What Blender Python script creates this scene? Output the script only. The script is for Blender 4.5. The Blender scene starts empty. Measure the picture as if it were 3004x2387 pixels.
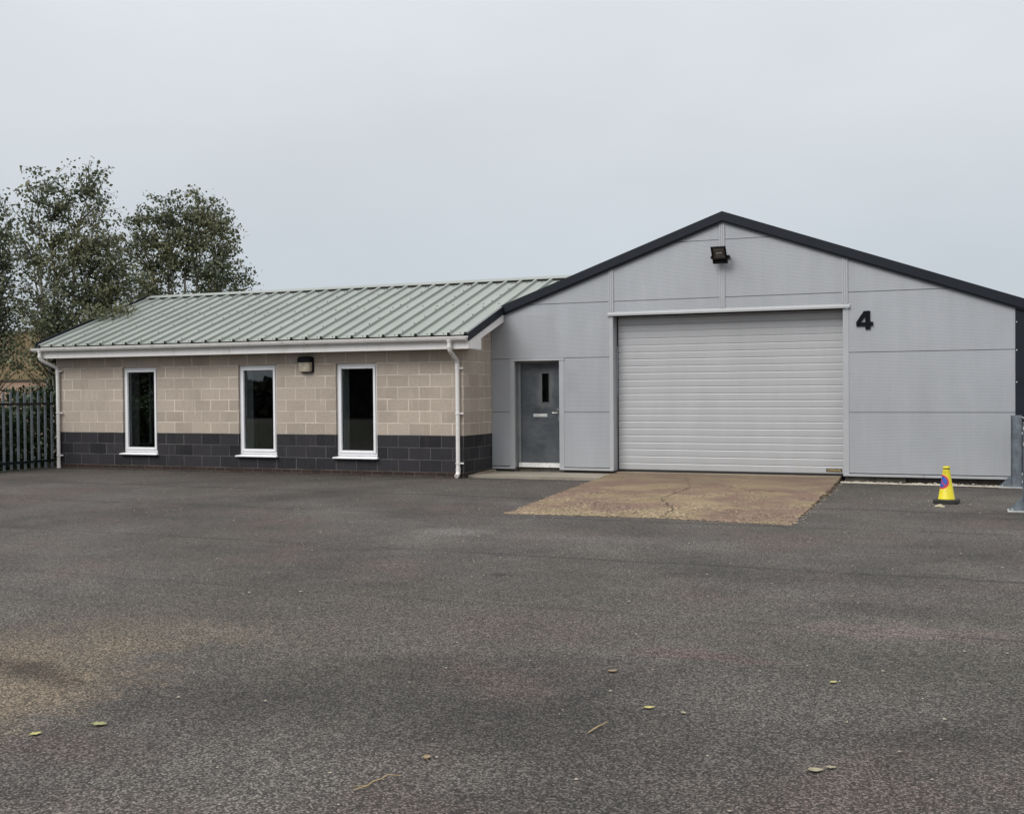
import bpy, bmesh, math, random
import numpy as np
from mathutils import Matrix, Vector

sc = bpy.context.scene
COL = sc.collection

# ------------------------------------------------------------------ camera
CAM = Vector((8.93617, -18.69513, 1.59581))
RX = Vector((0.9197545518, 0.3924181837, -0.0077157985))
UP = Vector((0.0012786109, 0.0166626142, 0.9998603515))
FW = Vector((-0.3924919484, 0.9196359750, -0.0148237651))
cd = bpy.data.cameras.new("camera")
cd.sensor_fit = 'HORIZONTAL'
cd.sensor_width = 36.0
cd.lens = 40.091
cd.clip_start = 0.1
cd.clip_end = 2000
cam = bpy.data.objects.new("camera", cd)
COL.objects.link(cam)
m = Matrix.Identity(4)
for i in range(3):
    m[i][0] = RX[i]; m[i][1] = UP[i]; m[i][2] = -FW[i]; m[i][3] = CAM[i]
cam.matrix_world = m
sc.camera = cam

# ------------------------------------------------------------------ sky, sun, exposure
SUN_DIR = Vector((-0.40, -0.86, 0.95)).normalized()
SUN_EL = math.asin(SUN_DIR.z)
SUN_AZ = math.atan2(SUN_DIR.x, SUN_DIR.y)
w = bpy.data.worlds.new("World")
sc.world = w
w.use_nodes = True
nt = w.node_tree
for n in list(nt.nodes): nt.nodes.remove(n)
out = nt.nodes.new("ShaderNodeOutputWorld")
bg = nt.nodes.new("ShaderNodeBackground"); bg.inputs[1].default_value = 0.093
sky = nt.nodes.new("ShaderNodeTexSky"); sky.sky_type = 'NISHITA'; sky.sun_disc = False
sky.sun_elevation = SUN_EL; sky.sun_rotation = SUN_AZ; sky.dust_density = 3.0
hs = nt.nodes.new("ShaderNodeHueSaturation"); hs.inputs['Saturation'].default_value = 0.25
hs.inputs['Value'].default_value = 0.6
nt.links.new(sky.outputs[0], hs.inputs['Color'])
tc = nt.nodes.new("ShaderNodeTexCoord")
sep = nt.nodes.new("ShaderNodeSeparateXYZ"); nt.links.new(tc.outputs['Generated'], sep.inputs[0])
rp = nt.nodes.new("ShaderNodeValToRGB")          # cloud deck, brighter overhead
nt.links.new(sep.outputs['Z'], rp.inputs[0])
e = rp.color_ramp.elements
e[0].position = 0.0; e[0].color = (0.438, 0.490, 0.535, 1)
e[1].position = 1.0; e[1].color = (1.22, 1.22, 1.22, 1)
for pos, c in ((0.10, (0.462, 0.506, 0.550)), (0.20, (0.512, 0.548, 0.585)), (0.33, (0.570, 0.600, 0.630)), (0.6, (0.86, 0.87, 0.88))):
    k = e.new(pos); k.color = (*c, 1)
mp = nt.nodes.new("ShaderNodeMapping"); mp.inputs['Scale'].default_value = (1.5, 1.5, 4.0)
nt.links.new(tc.outputs['Generated'], mp.inputs[0])
cn = nt.nodes.new("ShaderNodeTexNoise"); cn.inputs['Scale'].default_value = 1.7; cn.inputs['Detail'].default_value = 6
nt.links.new(mp.outputs[0], cn.inputs['Vector'])
cm = nt.nodes.new("ShaderNodeMapRange")
cm.inputs[1].default_value = 0.25; cm.inputs[2].default_value = 0.75; cm.inputs[3].default_value = 9.6; cm.inputs[4].default_value = 10.9
nt.links.new(cn.outputs[0], cm.inputs[0])
mu = nt.nodes.new("ShaderNodeVectorMath"); mu.operation = 'SCALE'
nt.links.new(rp.outputs[0], mu.inputs[0]); nt.links.new(cm.outputs[0], mu.inputs['Scale'])
mxs = nt.nodes.new("ShaderNodeMixRGB"); mxs.inputs[0].default_value = 0.94
nt.links.new(hs.outputs[0], mxs.inputs[1]); nt.links.new(mu.outputs[0], mxs.inputs[2])
nt.links.new(mxs.outputs[0], bg.inputs[0]); nt.links.new(bg.outputs[0], out.inputs[0])

sl = bpy.data.lights.new("sun", 'SUN'); sl.energy = 1.5; sl.angle = math.radians(35); sl.color = (1.0, 0.97, 0.93)
so = bpy.data.objects.new("sun", sl); COL.objects.link(so)
so.rotation_euler = SUN_DIR.to_track_quat('Z', 'Y').to_euler()

sc.view_settings.view_transform = 'Standard'
sc.view_settings.look = 'None'
sc.view_settings.exposure = 0.47
sc.view_settings.gamma = 1.0

random.seed(4); RNG = np.random.default_rng(11)

# ------------------------------------------------------------------ material helpers
class NT:
    def __init__(s, name):
        s.mat = bpy.data.materials.new(name); s.mat.use_nodes = True
        s.t = s.mat.node_tree
        s.b = s.t.nodes["Principled BSDF"]; s.o = s.t.nodes["Material Output"]
        s._oc = None
    def n(s, typ, **kw):
        nd = s.t.nodes.new(typ)
        for k, v in kw.items():
            if k.startswith('i_'):
                key = k[2:]; nd.inputs[int(key) if key.isdigit() else key].default_value = v
            else: setattr(nd, k, v)
        return nd
    def l(s, a, b): s.t.links.new(a, b)
    @property
    def oc(s):
        if s._oc is None: s._oc = s.n("ShaderNodeTexCoord").outputs['Object']
        return s._oc
    def mapped(s, scale):
        mpn = s.n("ShaderNodeMapping"); mpn.inputs['Scale'].default_value = scale
        s.l(s.oc, mpn.inputs[0]); return mpn.outputs[0]
    def noise(s, scale, detail=4, rough=0.55, vec=None):
        nd = s.n("ShaderNodeTexNoise"); nd.inputs['Scale'].default_value = scale
        nd.inputs['Detail'].default_value = detail; nd.inputs['Roughness'].default_value = rough
        s.l(vec or s.oc, nd.inputs['Vector']); return nd.outputs[0]
    def rng(s, val, a, b, c=0.0, d=1.0):
        nd = s.n("ShaderNodeMapRange"); nd.inputs[1].default_value = a; nd.inputs[2].default_value = b
        nd.inputs[3].default_value = c; nd.inputs[4].default_value = d
        s.l(val, nd.inputs[0]); return nd.outputs[0]
    def mix(s, fac, a, b, mode='MIX'):
        nd = s.n("ShaderNodeMixRGB"); nd.blend_type = mode
        for sock, v in ((nd.inputs[0], fac), (nd.inputs[1], a), (nd.inputs[2], b)):
            if isinstance(v, bpy.types.NodeSocket): s.l(v, sock)
            elif isinstance(v, (int, float)): sock.default_value = v if sock == nd.inputs[0] else (v, v, v, 1)
            else: sock.default_value = (*v, 1)
        return nd.outputs[0]
    def math(s, op, a, b=None, c=None):
        nd = s.n("ShaderNodeMath"); nd.operation = op
        for i, v in enumerate((a, b, c)):
            if v is None: continue
            if isinstance(v, bpy.types.NodeSocket): s.l(v, nd.inputs[i])
            else: nd.inputs[i].default_value = v
        return nd.outputs[0]
    def xyz(s):
        nd = s.n("ShaderNodeSeparateXYZ"); s.l(s.oc, nd.inputs[0]); return nd.outputs
    def bump(s, h, strength=0.3, dist=0.01):
        nd = s.n("ShaderNodeBump"); nd.inputs['Strength'].default_value = strength; nd.inputs['Distance'].default_value = dist
        s.l(h, nd.inputs['Height']); s.l(nd.outputs[0], s.b.inputs['Normal'])
    def col(s, c):
        if isinstance(c, bpy.types.NodeSocket): s.l(c, s.b.inputs['Base Color'])
        else: s.b.inputs['Base Color'].default_value = (*c, 1)
    def set(s, rough=None, metal=None, spec=None):
        if rough is not None: s.b.inputs['Roughness'].default_value = rough
        if metal is not None: s.b.inputs['Metallic'].default_value = metal
        if spec is not None: s.b.inputs['Specular IOR Level'].default_value = spec

def worn(name, c, rough=0.5, metal=0.0, var=0.12, scale=3.0, fine=60.0, bump=0.0, spec=0.5, streak=False, dirt=None):
    """a real-world paint or plastic: base colour with broad and fine uneven wear"""
    s = NT(name)
    v = s.mapped((1, 1, 0.12)) if streak else None
    big = s.rng(s.noise(scale, 5, vec=v), 0.3, 0.7, 1 - var, 1 + var)
    sm = s.rng(s.noise(fine, 2), 0.3, 0.7, 1 - var * .5, 1 + var * .5)
    k = s.math('MULTIPLY', big, sm)
    base = s.mix(1.0, c, k, 'MULTIPLY')
    if dirt:
        f = s.rng(s.noise(scale * 1.7, 8, .7, vec=v), 0.52, 0.75, 0, dirt[1])
        base = s.mix(f, base, dirt[0])
    s.col(base); s.set(rough, metal, spec)
    s.l(s.rng(s.noise(scale * 2, 4), 0.3, 0.7, rough - .06, rough + .08), s.b.inputs['Roughness'])
    if bump: s.bump(s.noise(fine, 3), bump, 0.004)
    return s.mat

def block_mat(name, c1, c2, mortar, rows_z, bw=0.45, bh=0.225, ms=0.0055, stain=(0.25, 0.2, 0.15), patchy=True):
    s = NT(name)
    x, y, z = s.xyz()
    g = s.n("ShaderNodeNewGeometry"); sp = s.n("ShaderNodeSeparateXYZ"); s.l(g.outputs['True Normal'], sp.inputs[0])
    side = s.math('GREATER_THAN', s.math('ABSOLUTE', sp.outputs[0]), 0.5)
    u = s.mix(side, x, y)
    cb = s.n("ShaderNodeCombineXYZ"); s.l(u, cb.inputs[0]); s.l(s.math('SUBTRACT', z, rows_z), cb.inputs[1])
    wob = s.n("ShaderNodeVectorMath"); wob.operation = 'MULTIPLY_ADD'
    nz = s.n("ShaderNodeTexNoise"); nz.inputs['Scale'].default_value = 14; s.l(s.oc, nz.inputs['Vector'])
    s.l(nz.outputs['Color'], wob.inputs[0]); wob.inputs[1].default_value = (0.007, 0.007, 0); s.l(cb.outputs[0], wob.inputs[2])
    br = s.n("ShaderNodeTexBrick"); br.offset = 0.5; br.offset_frequency = 2
    br.inputs['Scale'].default_value = 1; br.inputs['Brick Width'].default_value = bw; br.inputs['Row Height'].default_value = bh
    br.inputs['Mortar Size'].default_value = ms; br.inputs['Mortar Smooth'].default_value = 0.25; br.inputs['Bias'].default_value = 0
    br.inputs['Color1'].default_value = (*c1, 1); br.inputs['Color2'].default_value = (*c2, 1)
    s.l(wob.outputs[0], br.inputs['Vector'])
    blk = s.n("ShaderNodeTexBrick")     # same pattern without mortar for the faces
    blk.offset = 0.5; blk.offset_frequency = 2
    for k_, v_ in (('Scale', 1), ('Brick Width', bw), ('Row Height', bh), ('Mortar Size', 0.0)): blk.inputs[k_].default_value = v_
    blk.inputs['Color1'].default_value = (*c1, 1); blk.inputs['Color2'].default_value = (*c2, 1)
    s.l(wob.outputs[0], blk.inputs['Vector'])
    face = s.mix(s.rng(s.noise(1.3, 6, .6), .35, .7, 0, .55), blk.outputs['Color'], tuple(v * 1.1 for v in c2))
    face = s.mix(1.0, face, s.rng(s.noise(160, 3, .7), .25, .75, .82, 1.18), 'MULTIPLY')
    face = s.mix(1.0, face, s.rng(s.noise(22, 4, .6), .3, .7, .92, 1.08), 'MULTIPLY')
    stv = s.mapped((1.6, 1.6, 0.35))
    face = s.mix(s.rng(s.noise(2.2, 7, .65, vec=stv), .55, .8, 0, .35), face, stain)
    drip = s.rng(s.noise(1.0, 3, .6, vec=s.mapped((15, 15, 1.1))), .60, .70, 0, .32)
    face = s.mix(s.math('MULTIPLY', drip, s.rng(s.noise(.9, 3), .45, .6)), face, mortar)
    mf = br.outputs['Fac']
    if patchy: mf2 = s.math('MULTIPLY', mf, s.rng(s.noise(1.1, 3), .38, .55, .35, 1.0))
    else: mf2 = s.math('MULTIPLY', mf, s.rng(s.noise(2.5, 3), .35, .65, .35, 1.0))
    mcol = s.mix(s.rng(s.noise(3.0, 4), .35, .65), mortar, tuple(v * .72 for v in mortar))
    s.col(s.mix(mf2, face, mcol))
    h = s.math('SUBTRACT', s.math('MULTIPLY', s.noise(120, 4, .7), 0.35), s.math('MULTIPLY', mf, 0.9))
    s.bump(h, 0.6, 0.006); s.set(0.9, 0, 0.25)
    return s.mat

M = {}
M['block'] = block_mat('tan_block', (0.345, 0.290, 0.242), (0.445, 0.380, 0.320), (0.74, 0.655, 0.56), 0.775, ms=0.0100)
M['plinth'] = block_mat('black_block', (0.013, 0.012, 0.015), (0.037, 0.035, 0.039), (0.15, 0.145, 0.145), 0.775, ms=0.0075, stain=(0.07, 0.065, 0.06), patchy=False)
M['brick'] = block_mat('dark_brick', (0.026, 0.021, 0.019), (0.046, 0.030, 0.026), (0.17, 0.15, 0.13), 0.025, 0.225, 0.075, 0.005, stain=(0.03, 0.03, 0.02), patchy=False)
M['upvc'] = worn('white_upvc', (0.83, 0.83, 0.85), 0.32, 0, .025, 2.5, 80)
M['fascia'] = worn('white_fascia', (0.78, 0.76, 0.745), 0.35, 0, .04, 2.5, 80, streak=True, dirt=((0.42, 0.38, 0.33), .35))
M['pipe'] = worn('white_pipe', (0.76, 0.74, 0.72), 0.33, 0, .05, 4, 80, dirt=((0.36, 0.32, 0.27), .45))
M['gap'] = worn('gap_shade', (0.16, 0.16, 0.165), 0.6)
M['gasket'] = worn('gasket', (0.02, 0.02, 0.022), 0.5)
M['dark_trim'] = worn('dark_steel_trim', (0.012, 0.015, 0.022), 0.5, 0, .08, 2, 60, spec=.25)
M['roof'] = worn('sage_roof_sheet', (0.250, 0.272, 0.253), 0.5, 0, .07, .9, 40, dirt=((0.205, 0.222, 0.20), .5))
M['roof_rib_end'] = worn('roof_shade_filler', (0.012, 0.012, 0.012), 0.9)
M['roof_dark'] = worn('slate_roof_sheet', (0.04, 0.045, 0.055), 0.55)
M['silver'] = worn('silver_paint', (0.43, 0.44, 0.46), 0.42, 0.15, .04, 2, 50, dirt=((0.38, 0.38, 0.37), .3))
M['bright_trim'] = worn('bright_trim', (0.37, 0.375, 0.385), 0.4, 0, .04, 2, 50)
M['silver_shade'] = worn('grey_frame', (0.20, 0.205, 0.21), 0.5, 0, .12, 3, 50, dirt=((0.40, 0.40, 0.33), .5))
M['rubber'] = worn('black_rubber', (0.012, 0.012, 0.013), 0.7)
M['galv'] = worn('galvanised', (0.145, 0.168, 0.19), 0.5, .35, .3, 9, 45, dirt=((0.26, 0.29, 0.31), .5))
M['galv_edge'] = worn('galvanised_plate', (0.42, 0.43, 0.43), 0.5, .3, .2, 9, 45)
M['pale'] = worn('weathered_galvanised', (0.155, 0.180, 0.200), 0.6, .2, .25, 6, 60, dirt=((0.3, 0.32, 0.33), .45))
M['rail'] = worn('dark_rail', (0.014, 0.017, 0.022), 0.55, .1, .2)
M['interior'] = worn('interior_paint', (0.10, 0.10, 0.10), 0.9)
M['reveal'] = worn('reveal_paint', (0.85, 0.87, 0.87), 0.8, 0, .05)
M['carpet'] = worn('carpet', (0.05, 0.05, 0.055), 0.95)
M['black'] = worn('black_plastic', (0.006, 0.007, 0.009), 0.5, spec=.2)
M['number'] = worn('number_black', (0.004, 0.005, 0.008), 0.6, spec=.12)
M['chrome'] = worn('satin_chrome', (0.62, 0.62, 0.6), 0.28, .9)
M['alu'] = worn('anodised_aluminium', (0.72, 0.73, 0.72), 0.35, .45)
M['threshold'] = worn('threshold_paint', (0.72, 0.71, 0.68), 0.6, 0, .1, 8, 50, dirt=((0.3, 0.27, 0.22), .7))
M['gold'] = worn('badge_gold', (0.62, 0.45, 0.20), 0.5)
M['concrete'] = worn('plinth_concrete', (0.13, 0.115, 0.095), 0.95, 0, .3, 5, 70, .4, dirt=((0.05, 0.04, 0.03), .8))
M['soil'] = worn('soil', (0.045, 0.033, 0.023), 1.0, 0, .4, 6, 60, .6)
M['crack'] = worn('crack_dirt', (0.075, 0.055, 0.036), 1.0, 0, .4, 6, 60)
M['cone'] = worn('cone_yellow', (0.66, 0.565, 0.012), 0.42, 0, .07, 9, 60, dirt=((0.42, 0.36, 0.03), .5))
M['cone_base'] = worn('cone_rubber', (0.022, 0.022, 0.020), 0.85, 0, .3, 8, 60, .3)
M['sign_blue'] = worn('sign_blue', (0.02, 0.085, 0.42), 0.45, 0, .1, 12, 60)
M['sign_red'] = worn('sign_red', (0.50, 0.025, 0.03), 0.45, 0, .1, 12, 60)
M['sign_peach'] = worn('sign_edge', (0.80, 0.42, 0.12), 0.5)
M['cone_print'] = worn('cone_print', (0.09, 0.085, 0.01), 0.6)
M['lens'] = worn('opal_lens', (0.42, 0.37, 0.29), 0.35, 0, .25, 12, 60, dirt=((0.16, 0.12, 0.07), .8))
M['tan_clad'] = None
M['bark'] = worn('birch_bark', (0.26, 0.24, 0.21), 0.9, 0, .3, 6, 50, .4, dirt=((0.07, 0.06, 0.05), .8))
M['twig'] = worn('twig_bark', (0.075, 0.06, 0.045), 0.9)
M['straw'] = worn('straw', (0.42, 0.31, 0.15), 0.8)
M['leaf_yellow'] = worn('leaf_yellow', (0.40, 0.365, 0.13), 0.6, 0, .15, 30, 200)
M['leaf_green'] = worn('leaf_pale_green', (0.24, 0.24, 0.11), 0.6, 0, .15, 30, 200)
M['leaf_brown'] = worn('leaf_brown', (0.24, 0.175, 0.10), 0.7, 0, .2, 30, 200)
M['leaf_dry'] = worn('leaf_dry', (0.26, 0.235, 0.16), 0.7, 0, .2, 30, 200)
M['paper'] = worn('crumpled_paper', (0.42, 0.38, 0.26), 0.8, 0, .15, 30, 200)
M['grass'] = worn('verge_soil', (0.04, 0.045, 0.02), 1.0, 0, .4, 3, 60, .4)
M['screw'] = worn('roof_screw', (0.025, 0.028, 0.03), 0.6)
M['cable'] = worn('cable', (0.05, 0.05, 0.055), 0.7)
M['stone'] = worn('pale_stone', (0.44, 0.40, 0.34), 0.9, 0, .3, 20, 200)
M['chip'] = worn('stone_chip', (0.32, 0.28, 0.23), 0.9, 0, .3, 20, 200)
M['brickwall'] = block_mat('pink_brick', (0.30, 0.19, 0.14), (0.36, 0.24, 0.18), (0.36, 0.3, 0.25), 0.0, 0.225, 0.075, 0.005)

def cladding_mat():
    s = NT('micro_rib_cladding')
    x, y, z = s.xyz()
    ph = s.math('FRACT', s.math('MULTIPLY', z, 1 / 0.0240))
    tri = s.math('ABSOLUTE', s.math('SUBTRACT', ph, 0.5))            # 0..0.5 rib profile
    prof = s.rng(tri, 0.12, 0.30)
    big = s.rng(s.noise(.6, 6, .62), .3, .7, .93, 1.06)
    fine = s.rng(s.noise(3.0, 7, .7, vec=s.mapped((1.6, 1, .16))), .3, .7, .94, 1.05)
    c = s.mix(1.0, (0.378, 0.393, 0.420), s.math('MULTIPLY', big, fine), 'MULTIPLY')
    # ghost of a removed sign board beside the door, and a smaller one lower down
    def box(x0, x1, z0, z1, soft=.012):
        a = s.math('MULTIPLY', s.rng(x, x0 - soft, x0 + soft), s.rng(x, x1 - soft, x1 + soft, 1, 0))
        b = s.math('MULTIPLY', s.rng(z, z0 - soft, z0 + soft), s.rng(z, z1 - soft, z1 + soft, 1, 0))
        return s.math('MULTIPLY', a, b)
    c = s.mix(s.math('MULTIPLY', box(0.22, 1.32, 2.24, 3.0), .24), c, (0.30, 0.30, 0.31))
    c = s.mix(s.math('MULTIPLY', box(1.52, 1.76, 1.55, 1.95, .05), .28), c, (0.30, 0.30, 0.31))
    gr = s.math('MULTIPLY', s.rng(z, .12, .5, .35, 0), s.rng(s.noise(5, 6, .7), .4, .7))
    c = s.mix(gr, c, (0.36, 0.35, 0.31))
    c = s.mix(s.rng(prof, 0, .4, .05, 0), c, (0.24, 0.25, 0.26))   # shade of the rib grooves painted as a darker tone
    s.col(c); s.set(0.45, 0.12, .5)
    s.bump(prof, 0.17, 0.0045)
    return s.mat
M['clad'] = cladding_mat()

def shutter_mat():
    s = NT('shutter_steel')
    st = s.rng(s.noise(2.0, 6, .6, vec=s.mapped((1.2, 1, .3))), .3, .7, .95, 1.04)
    c = s.mix(1.0, (0.43, 0.437, 0.452), st, 'MULTIPLY')
    x, y, z = s.xyz()
    g = s.math('MULTIPLY', s.rng(z, .08, .45, .5, 0), s.rng(s.noise(6, 6, .7), .42, .72))
    c = s.mix(g, c, (0.40, 0.39, 0.33))
    s.col(c); s.set(.42, .08)
    s.bump(s.noise(260, 2), .05, .002)
    return s.mat
M['shutter'] = shutter_mat()

def door_mat():
    s = NT('scuffed_door_paint')
    x, y, z = s.xyz()
    n1 = s.rng(s.noise(2.2, 7, .62), .32, .68)
    c = s.mix(n1, (0.052, 0.060, 0.072), (0.105, 0.115, 0.128))
    n2 = s.rng(s.noise(3.0, 7, .7, vec=s.mapped((1, 1, 3))), .5, .74, 0, .55)
    c = s.mix(n2, c, (0.15, 0.16, 0.17))
    # worn halo around the glazed slot
    dx = s.math('MAXIMUM', s.math('SUBTRACT', s.math('ABSOLUTE', s.math('SUBTRACT', x, 1.03)), .08), 0)
    dz = s.math('MAXIMUM', s.math('SUBTRACT', s.math('ABSOLUTE', s.math('SUBTRACT', z, 1.62)), .28), 0)
    d = s.math('ADD', s.math('SQRT', s.math('ADD', s.math('MULTIPLY', dx, dx), s.math('MULTIPLY', dz, dz))), s.rng(s.noise(7, 4), .3, .7, -.04, .04))
    c = s.mix(s.rng(d, .02, .11, .55, 0), c, (0.17, 0.18, 0.175))
    s.col(c); s.set(.5, 0, .4)
    s.l(s.rng(s.noise(5, 5), .3, .7, .38, .62), s.b.inputs['Roughness'])
    return s.mat
M['door'] = door_mat()

def glass_mat(name, tint=(1, 1, 1), refl=0.08):
    s = NT(name)
    t = s.t; t.nodes.remove(s.b)
    tr = s.n("ShaderNodeBsdfTransparent"); tr.inputs[0].default_value = (*tint, 1)
    gl = s.n("ShaderNodeBsdfGlossy"); gl.inputs['Roughness'].default_value = 0.012
    fr = s.n("ShaderNodeFresnel"); fr.inputs[0].default_value = 1.5
    f = s.math('MULTIPLY_ADD', fr.outputs[0], 1.3, refl - .085)
    mx = s.n("ShaderNodeMixShader"); s.l(f, mx.inputs[0]); s.l(tr.outputs[0], mx.inputs[1]); s.l(gl.outputs[0], mx.inputs[2])
    s.l(mx.outputs[0], s.o.inputs[0]); return s.mat
M['glass'] = glass_mat('window_glass', (0.88, 0.91, 0.91))
M['lamp_glass'] = glass_mat('lamp_glass', (0.8, 0.82, 0.82), .12)

def asphalt_mat():
    s = NT('worn_asphalt')
    x, y, z = s.xyz()
    vo = s.n("ShaderNodeTexVoronoi"); vo.inputs['Scale'].default_value = 112; s.l(s.oc, vo.inputs['Vector'])
    spx = s.n("ShaderNodeSeparateColor"); s.l(vo.outputs['Color'], spx.inputs[0])
    agg = s.rng(s.math('POWER', spx.outputs[0], 2.2), 0, 1, .42, 2.45)
    gap = s.rng(vo.outputs['Distance'], .45, .8, 1.0, .45)
    agg = s.math('MULTIPLY', agg, gap)
    vo2 = s.n("ShaderNodeTexVoronoi"); vo2.inputs['Scale'].default_value = 40; s.l(s.oc, vo2.inputs['Vector'])
    sp2 = s.n("ShaderNodeSeparateColor"); s.l(vo2.outputs['Color'], sp2.inputs[0])
    agg = s.math('MULTIPLY', agg, s.rng(sp2.outputs[1], 0, 1, .92, 1.08))
    big = s.rng(s.noise(.35, 6, .6), .32, .68)
    base = s.mix(big, (0.042, 0.038, 0.035), (0.102, 0.094, 0.086))
    med = s.rng(s.noise(1.3, 7, .68), .33, .67, .80, 1.18)
    base = s.mix(1.0, base, med, 'MULTIPLY')
    red = s.rng(s.noise(.55, 7, .66), .48, .66, 0, .75)
    base = s.mix(red, base, (0.098, 0.074, 0.068))
    lite = s.rng(s.noise(.42, 6, .62, vec=s.mapped((1, 1.6, 3))), .53, .70, 0, .55)
    base = s.mix(lite, base, (0.122, 0.112, 0.103))
    ol = s.rng(s.noise(.23, 4, .5), .50, .66, 0, .5)
    base = s.mix(ol, base, (0.084, 0.078, 0.064))
    # pale scuffs
    def blob(cx, cy, rx, ry, col, amt, base, nscale=2.5, rot=0.0):
        ca, sa = math.cos(rot), math.sin(rot)
        ux = s.math('SUBTRACT', x, cx); uy = s.math('SUBTRACT', y, cy)
        a = s.math('DIVIDE', s.math('ADD', s.math('MULTIPLY', ux, ca), s.math('MULTIPLY', uy, sa)), rx)
        b = s.math('DIVIDE', s.math('SUBTRACT', s.math('MULTIPLY', uy, ca), s.math('MULTIPLY', ux, sa)), ry)
        d = s.math('SQRT', s.math('ADD', s.math('MULTIPLY', a, a), s.math('MULTIPLY', b, b)))
        d = s.math('ADD', d, s.rng(s.noise(nscale, 6, .65), .25, .75, -.55, .55))
        return s.mix(s.rng(d, .35, 1.15, amt, 0), base, col)
    base = blob(3.9, -12.3, 1.9, 1.3, (0.092, 0.078, 0.060), .45, base, 1.5)
    base = blob(3.55, -13.75, 1.0, 1.25, (0.145, 0.114, 0.080), .75, base, 1.8)
    base = blob(4.35, -14.35, .45, .7, (0.158, 0.124, 0.088), .65, base, 2.5)
    base = blob(4.0, -12.5, .9, .35, (0.130, 0.110, 0.086), .5, base)
    base = blob(3.75, -13.75, .5, .16, (0.050, 0.036, 0.026), .85, base, 3, -.35)
    base = blob(3.3, -7.15, .55, .5, (0.150, 0.138, 0.130), .7, base)
    base = blob(8.4, -10.9, .75, .3, (0.150, 0.118, 0.110), .7, base)
    base = blob(4.9, -7.2, 1.3, .4, (0.130, 0.118, 0.112), .5, base)
    base = blob(4.97, -9.68, .13, .10, (0.020, 0.020, 0.020), .8, base, 6)
    base = blob(7.3, -12.0, .5, .16, (0.110, 0.070, 0.070), .6, base)
    # paving joints where two strips of tarmac meet
    wig = s.rng(s.noise(1.2, 3), .3, .7, -.035, .035)
    for yj, wd, amt, sl_ in ((-8.52, .04, .65, 0.006), (-5.55, .05, .5, -.02), (-3.1, .06, .7, 0.02), (-11.0, .03, .4, -.01)):
        yy = s.math('ADD', s.math('ADD', y, wig), s.math('MULTIPLY', x, sl_))
        d = s.math('ABSOLUTE', s.math('SUBTRACT', yy, yj))
        f = s.math('MULTIPLY', s.rng(d, wd * .4, wd * 1.6, amt, 0), s.rng(s.noise(.9, 4, .6), .30, .52))
        base = s.mix(f, base, (0.025, 0.024, 0.023))
    # browner, uneven tone towards the walls
    wd_ = s.math('MULTIPLY', s.rng(y, -3.2, .1, 0, .75), s.rng(x, -.5, .8, 1, .2))
    base = s.mix(s.math('MULTIPLY', wd_, s.rng(s.noise(2.0, 6, .6), .3, .7)), base, (0.072, 0.060, 0.048))
    s.col(s.mix(1.0, base, agg, 'MULTIPLY'))
    s.set(.88, 0, .3)
    h = s.math('ADD', s.math('MULTIPLY', s.math('SUBTRACT', 1.0, vo.outputs['Distance']), .6), s.math('MULTIPLY', s.noise(30, 4), .8))
    s.bump(h, .75, .006)
    return s.mat
M['asphalt'] = asphalt_mat()

def slab_mat(name, c1, c2, red, aggamt, seed):
    s = NT(name)
    x, y, z = s.xyz()
    vo = s.n("ShaderNodeTexVoronoi"); vo.inputs['Scale'].default_value = 42; s.l(s.oc, vo.inputs['Vector'])
    sp = s.n("ShaderNodeSeparateColor"); s.l(vo.outputs['Color'], sp.inputs[0])
    base = s.mix(s.rng(s.noise(1.1, 7, .65), .34, .66), c1, c2)
    base = s.mix(s.rng(s.noise(.9, 7, .68, vec=s.mapped((1.0, 1.0, 1))), .45, .57, 0, .8), base, red)
    expo = s.rng(s.math('ADD', s.noise(1.7, 5, .6), s.rng(y, -5.2, 0.5, .14, -.14)), .44, .60)
    k = s.rng(sp.outputs[0], 0, 1, 1 - aggamt, 1 + aggamt)
    k2 = s.mix(expo, (1, 1, 1), k)
    base = s.mix(1.0, base, k2, 'MULTIPLY')
    base = s.mix(1.0, base, s.rng(s.noise(55, 4, .7), .3, .7, .86, 1.14), 'MULTIPLY')
    pits = s.math('MULTIPLY', s.rng(s.noise(26, 3, .6), .54, .64), s.rng(expo, 0, 1, .15, 1))
    base = s.mix(s.math('MULTIPLY', pits, min(1, aggamt * 1.1)), base, (0.065, 0.050, 0.035))
    pale = s.math('MULTIPLY', s.rng(s.noise(31, 3, .6), .56, .66), s.rng(expo, 0, 1, .1, .8))
    base = s.mix(s.math('MULTIPLY', pale, min(1, aggamt)), base, (0.40, 0.33, 0.235))
    base = s.mix(s.math('MULTIPLY', s.rng(y, -2.2, .6, 0, .5), min(1, aggamt)), base, (0.140, 0.108, 0.078))
    base = s.mix(s.rng(s.noise(9, 5, .7), .30, .38, .4, 0), base, (0.36, 0.29, 0.20))
    s.col(base); s.set(.92, 0, .25)
    s.bump(s.math('ADD', s.math('MULTIPLY', s.noise(60, 5, .7), .8), s.math('MULTIPLY', sp.outputs[1], .35)), .8, .01)
    return s.mat
M['pad'] = slab_mat('aggregate_concrete', (0.190, 0.142, 0.086), (0.270, 0.210, 0.132), (0.158, 0.096, 0.080), .85, 1)
M['apron'] = slab_mat('grey_concrete', (0.29, 0.26, 0.215), (0.335, 0.30, 0.25), (0.27, 0.235, 0.19), .12, 2)
M['strip'] = slab_mat('edge_concrete', (0.27, 0.225, 0.175), (0.31, 0.26, 0.205), (0.22, 0.175, 0.13), .15, 3)

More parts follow.
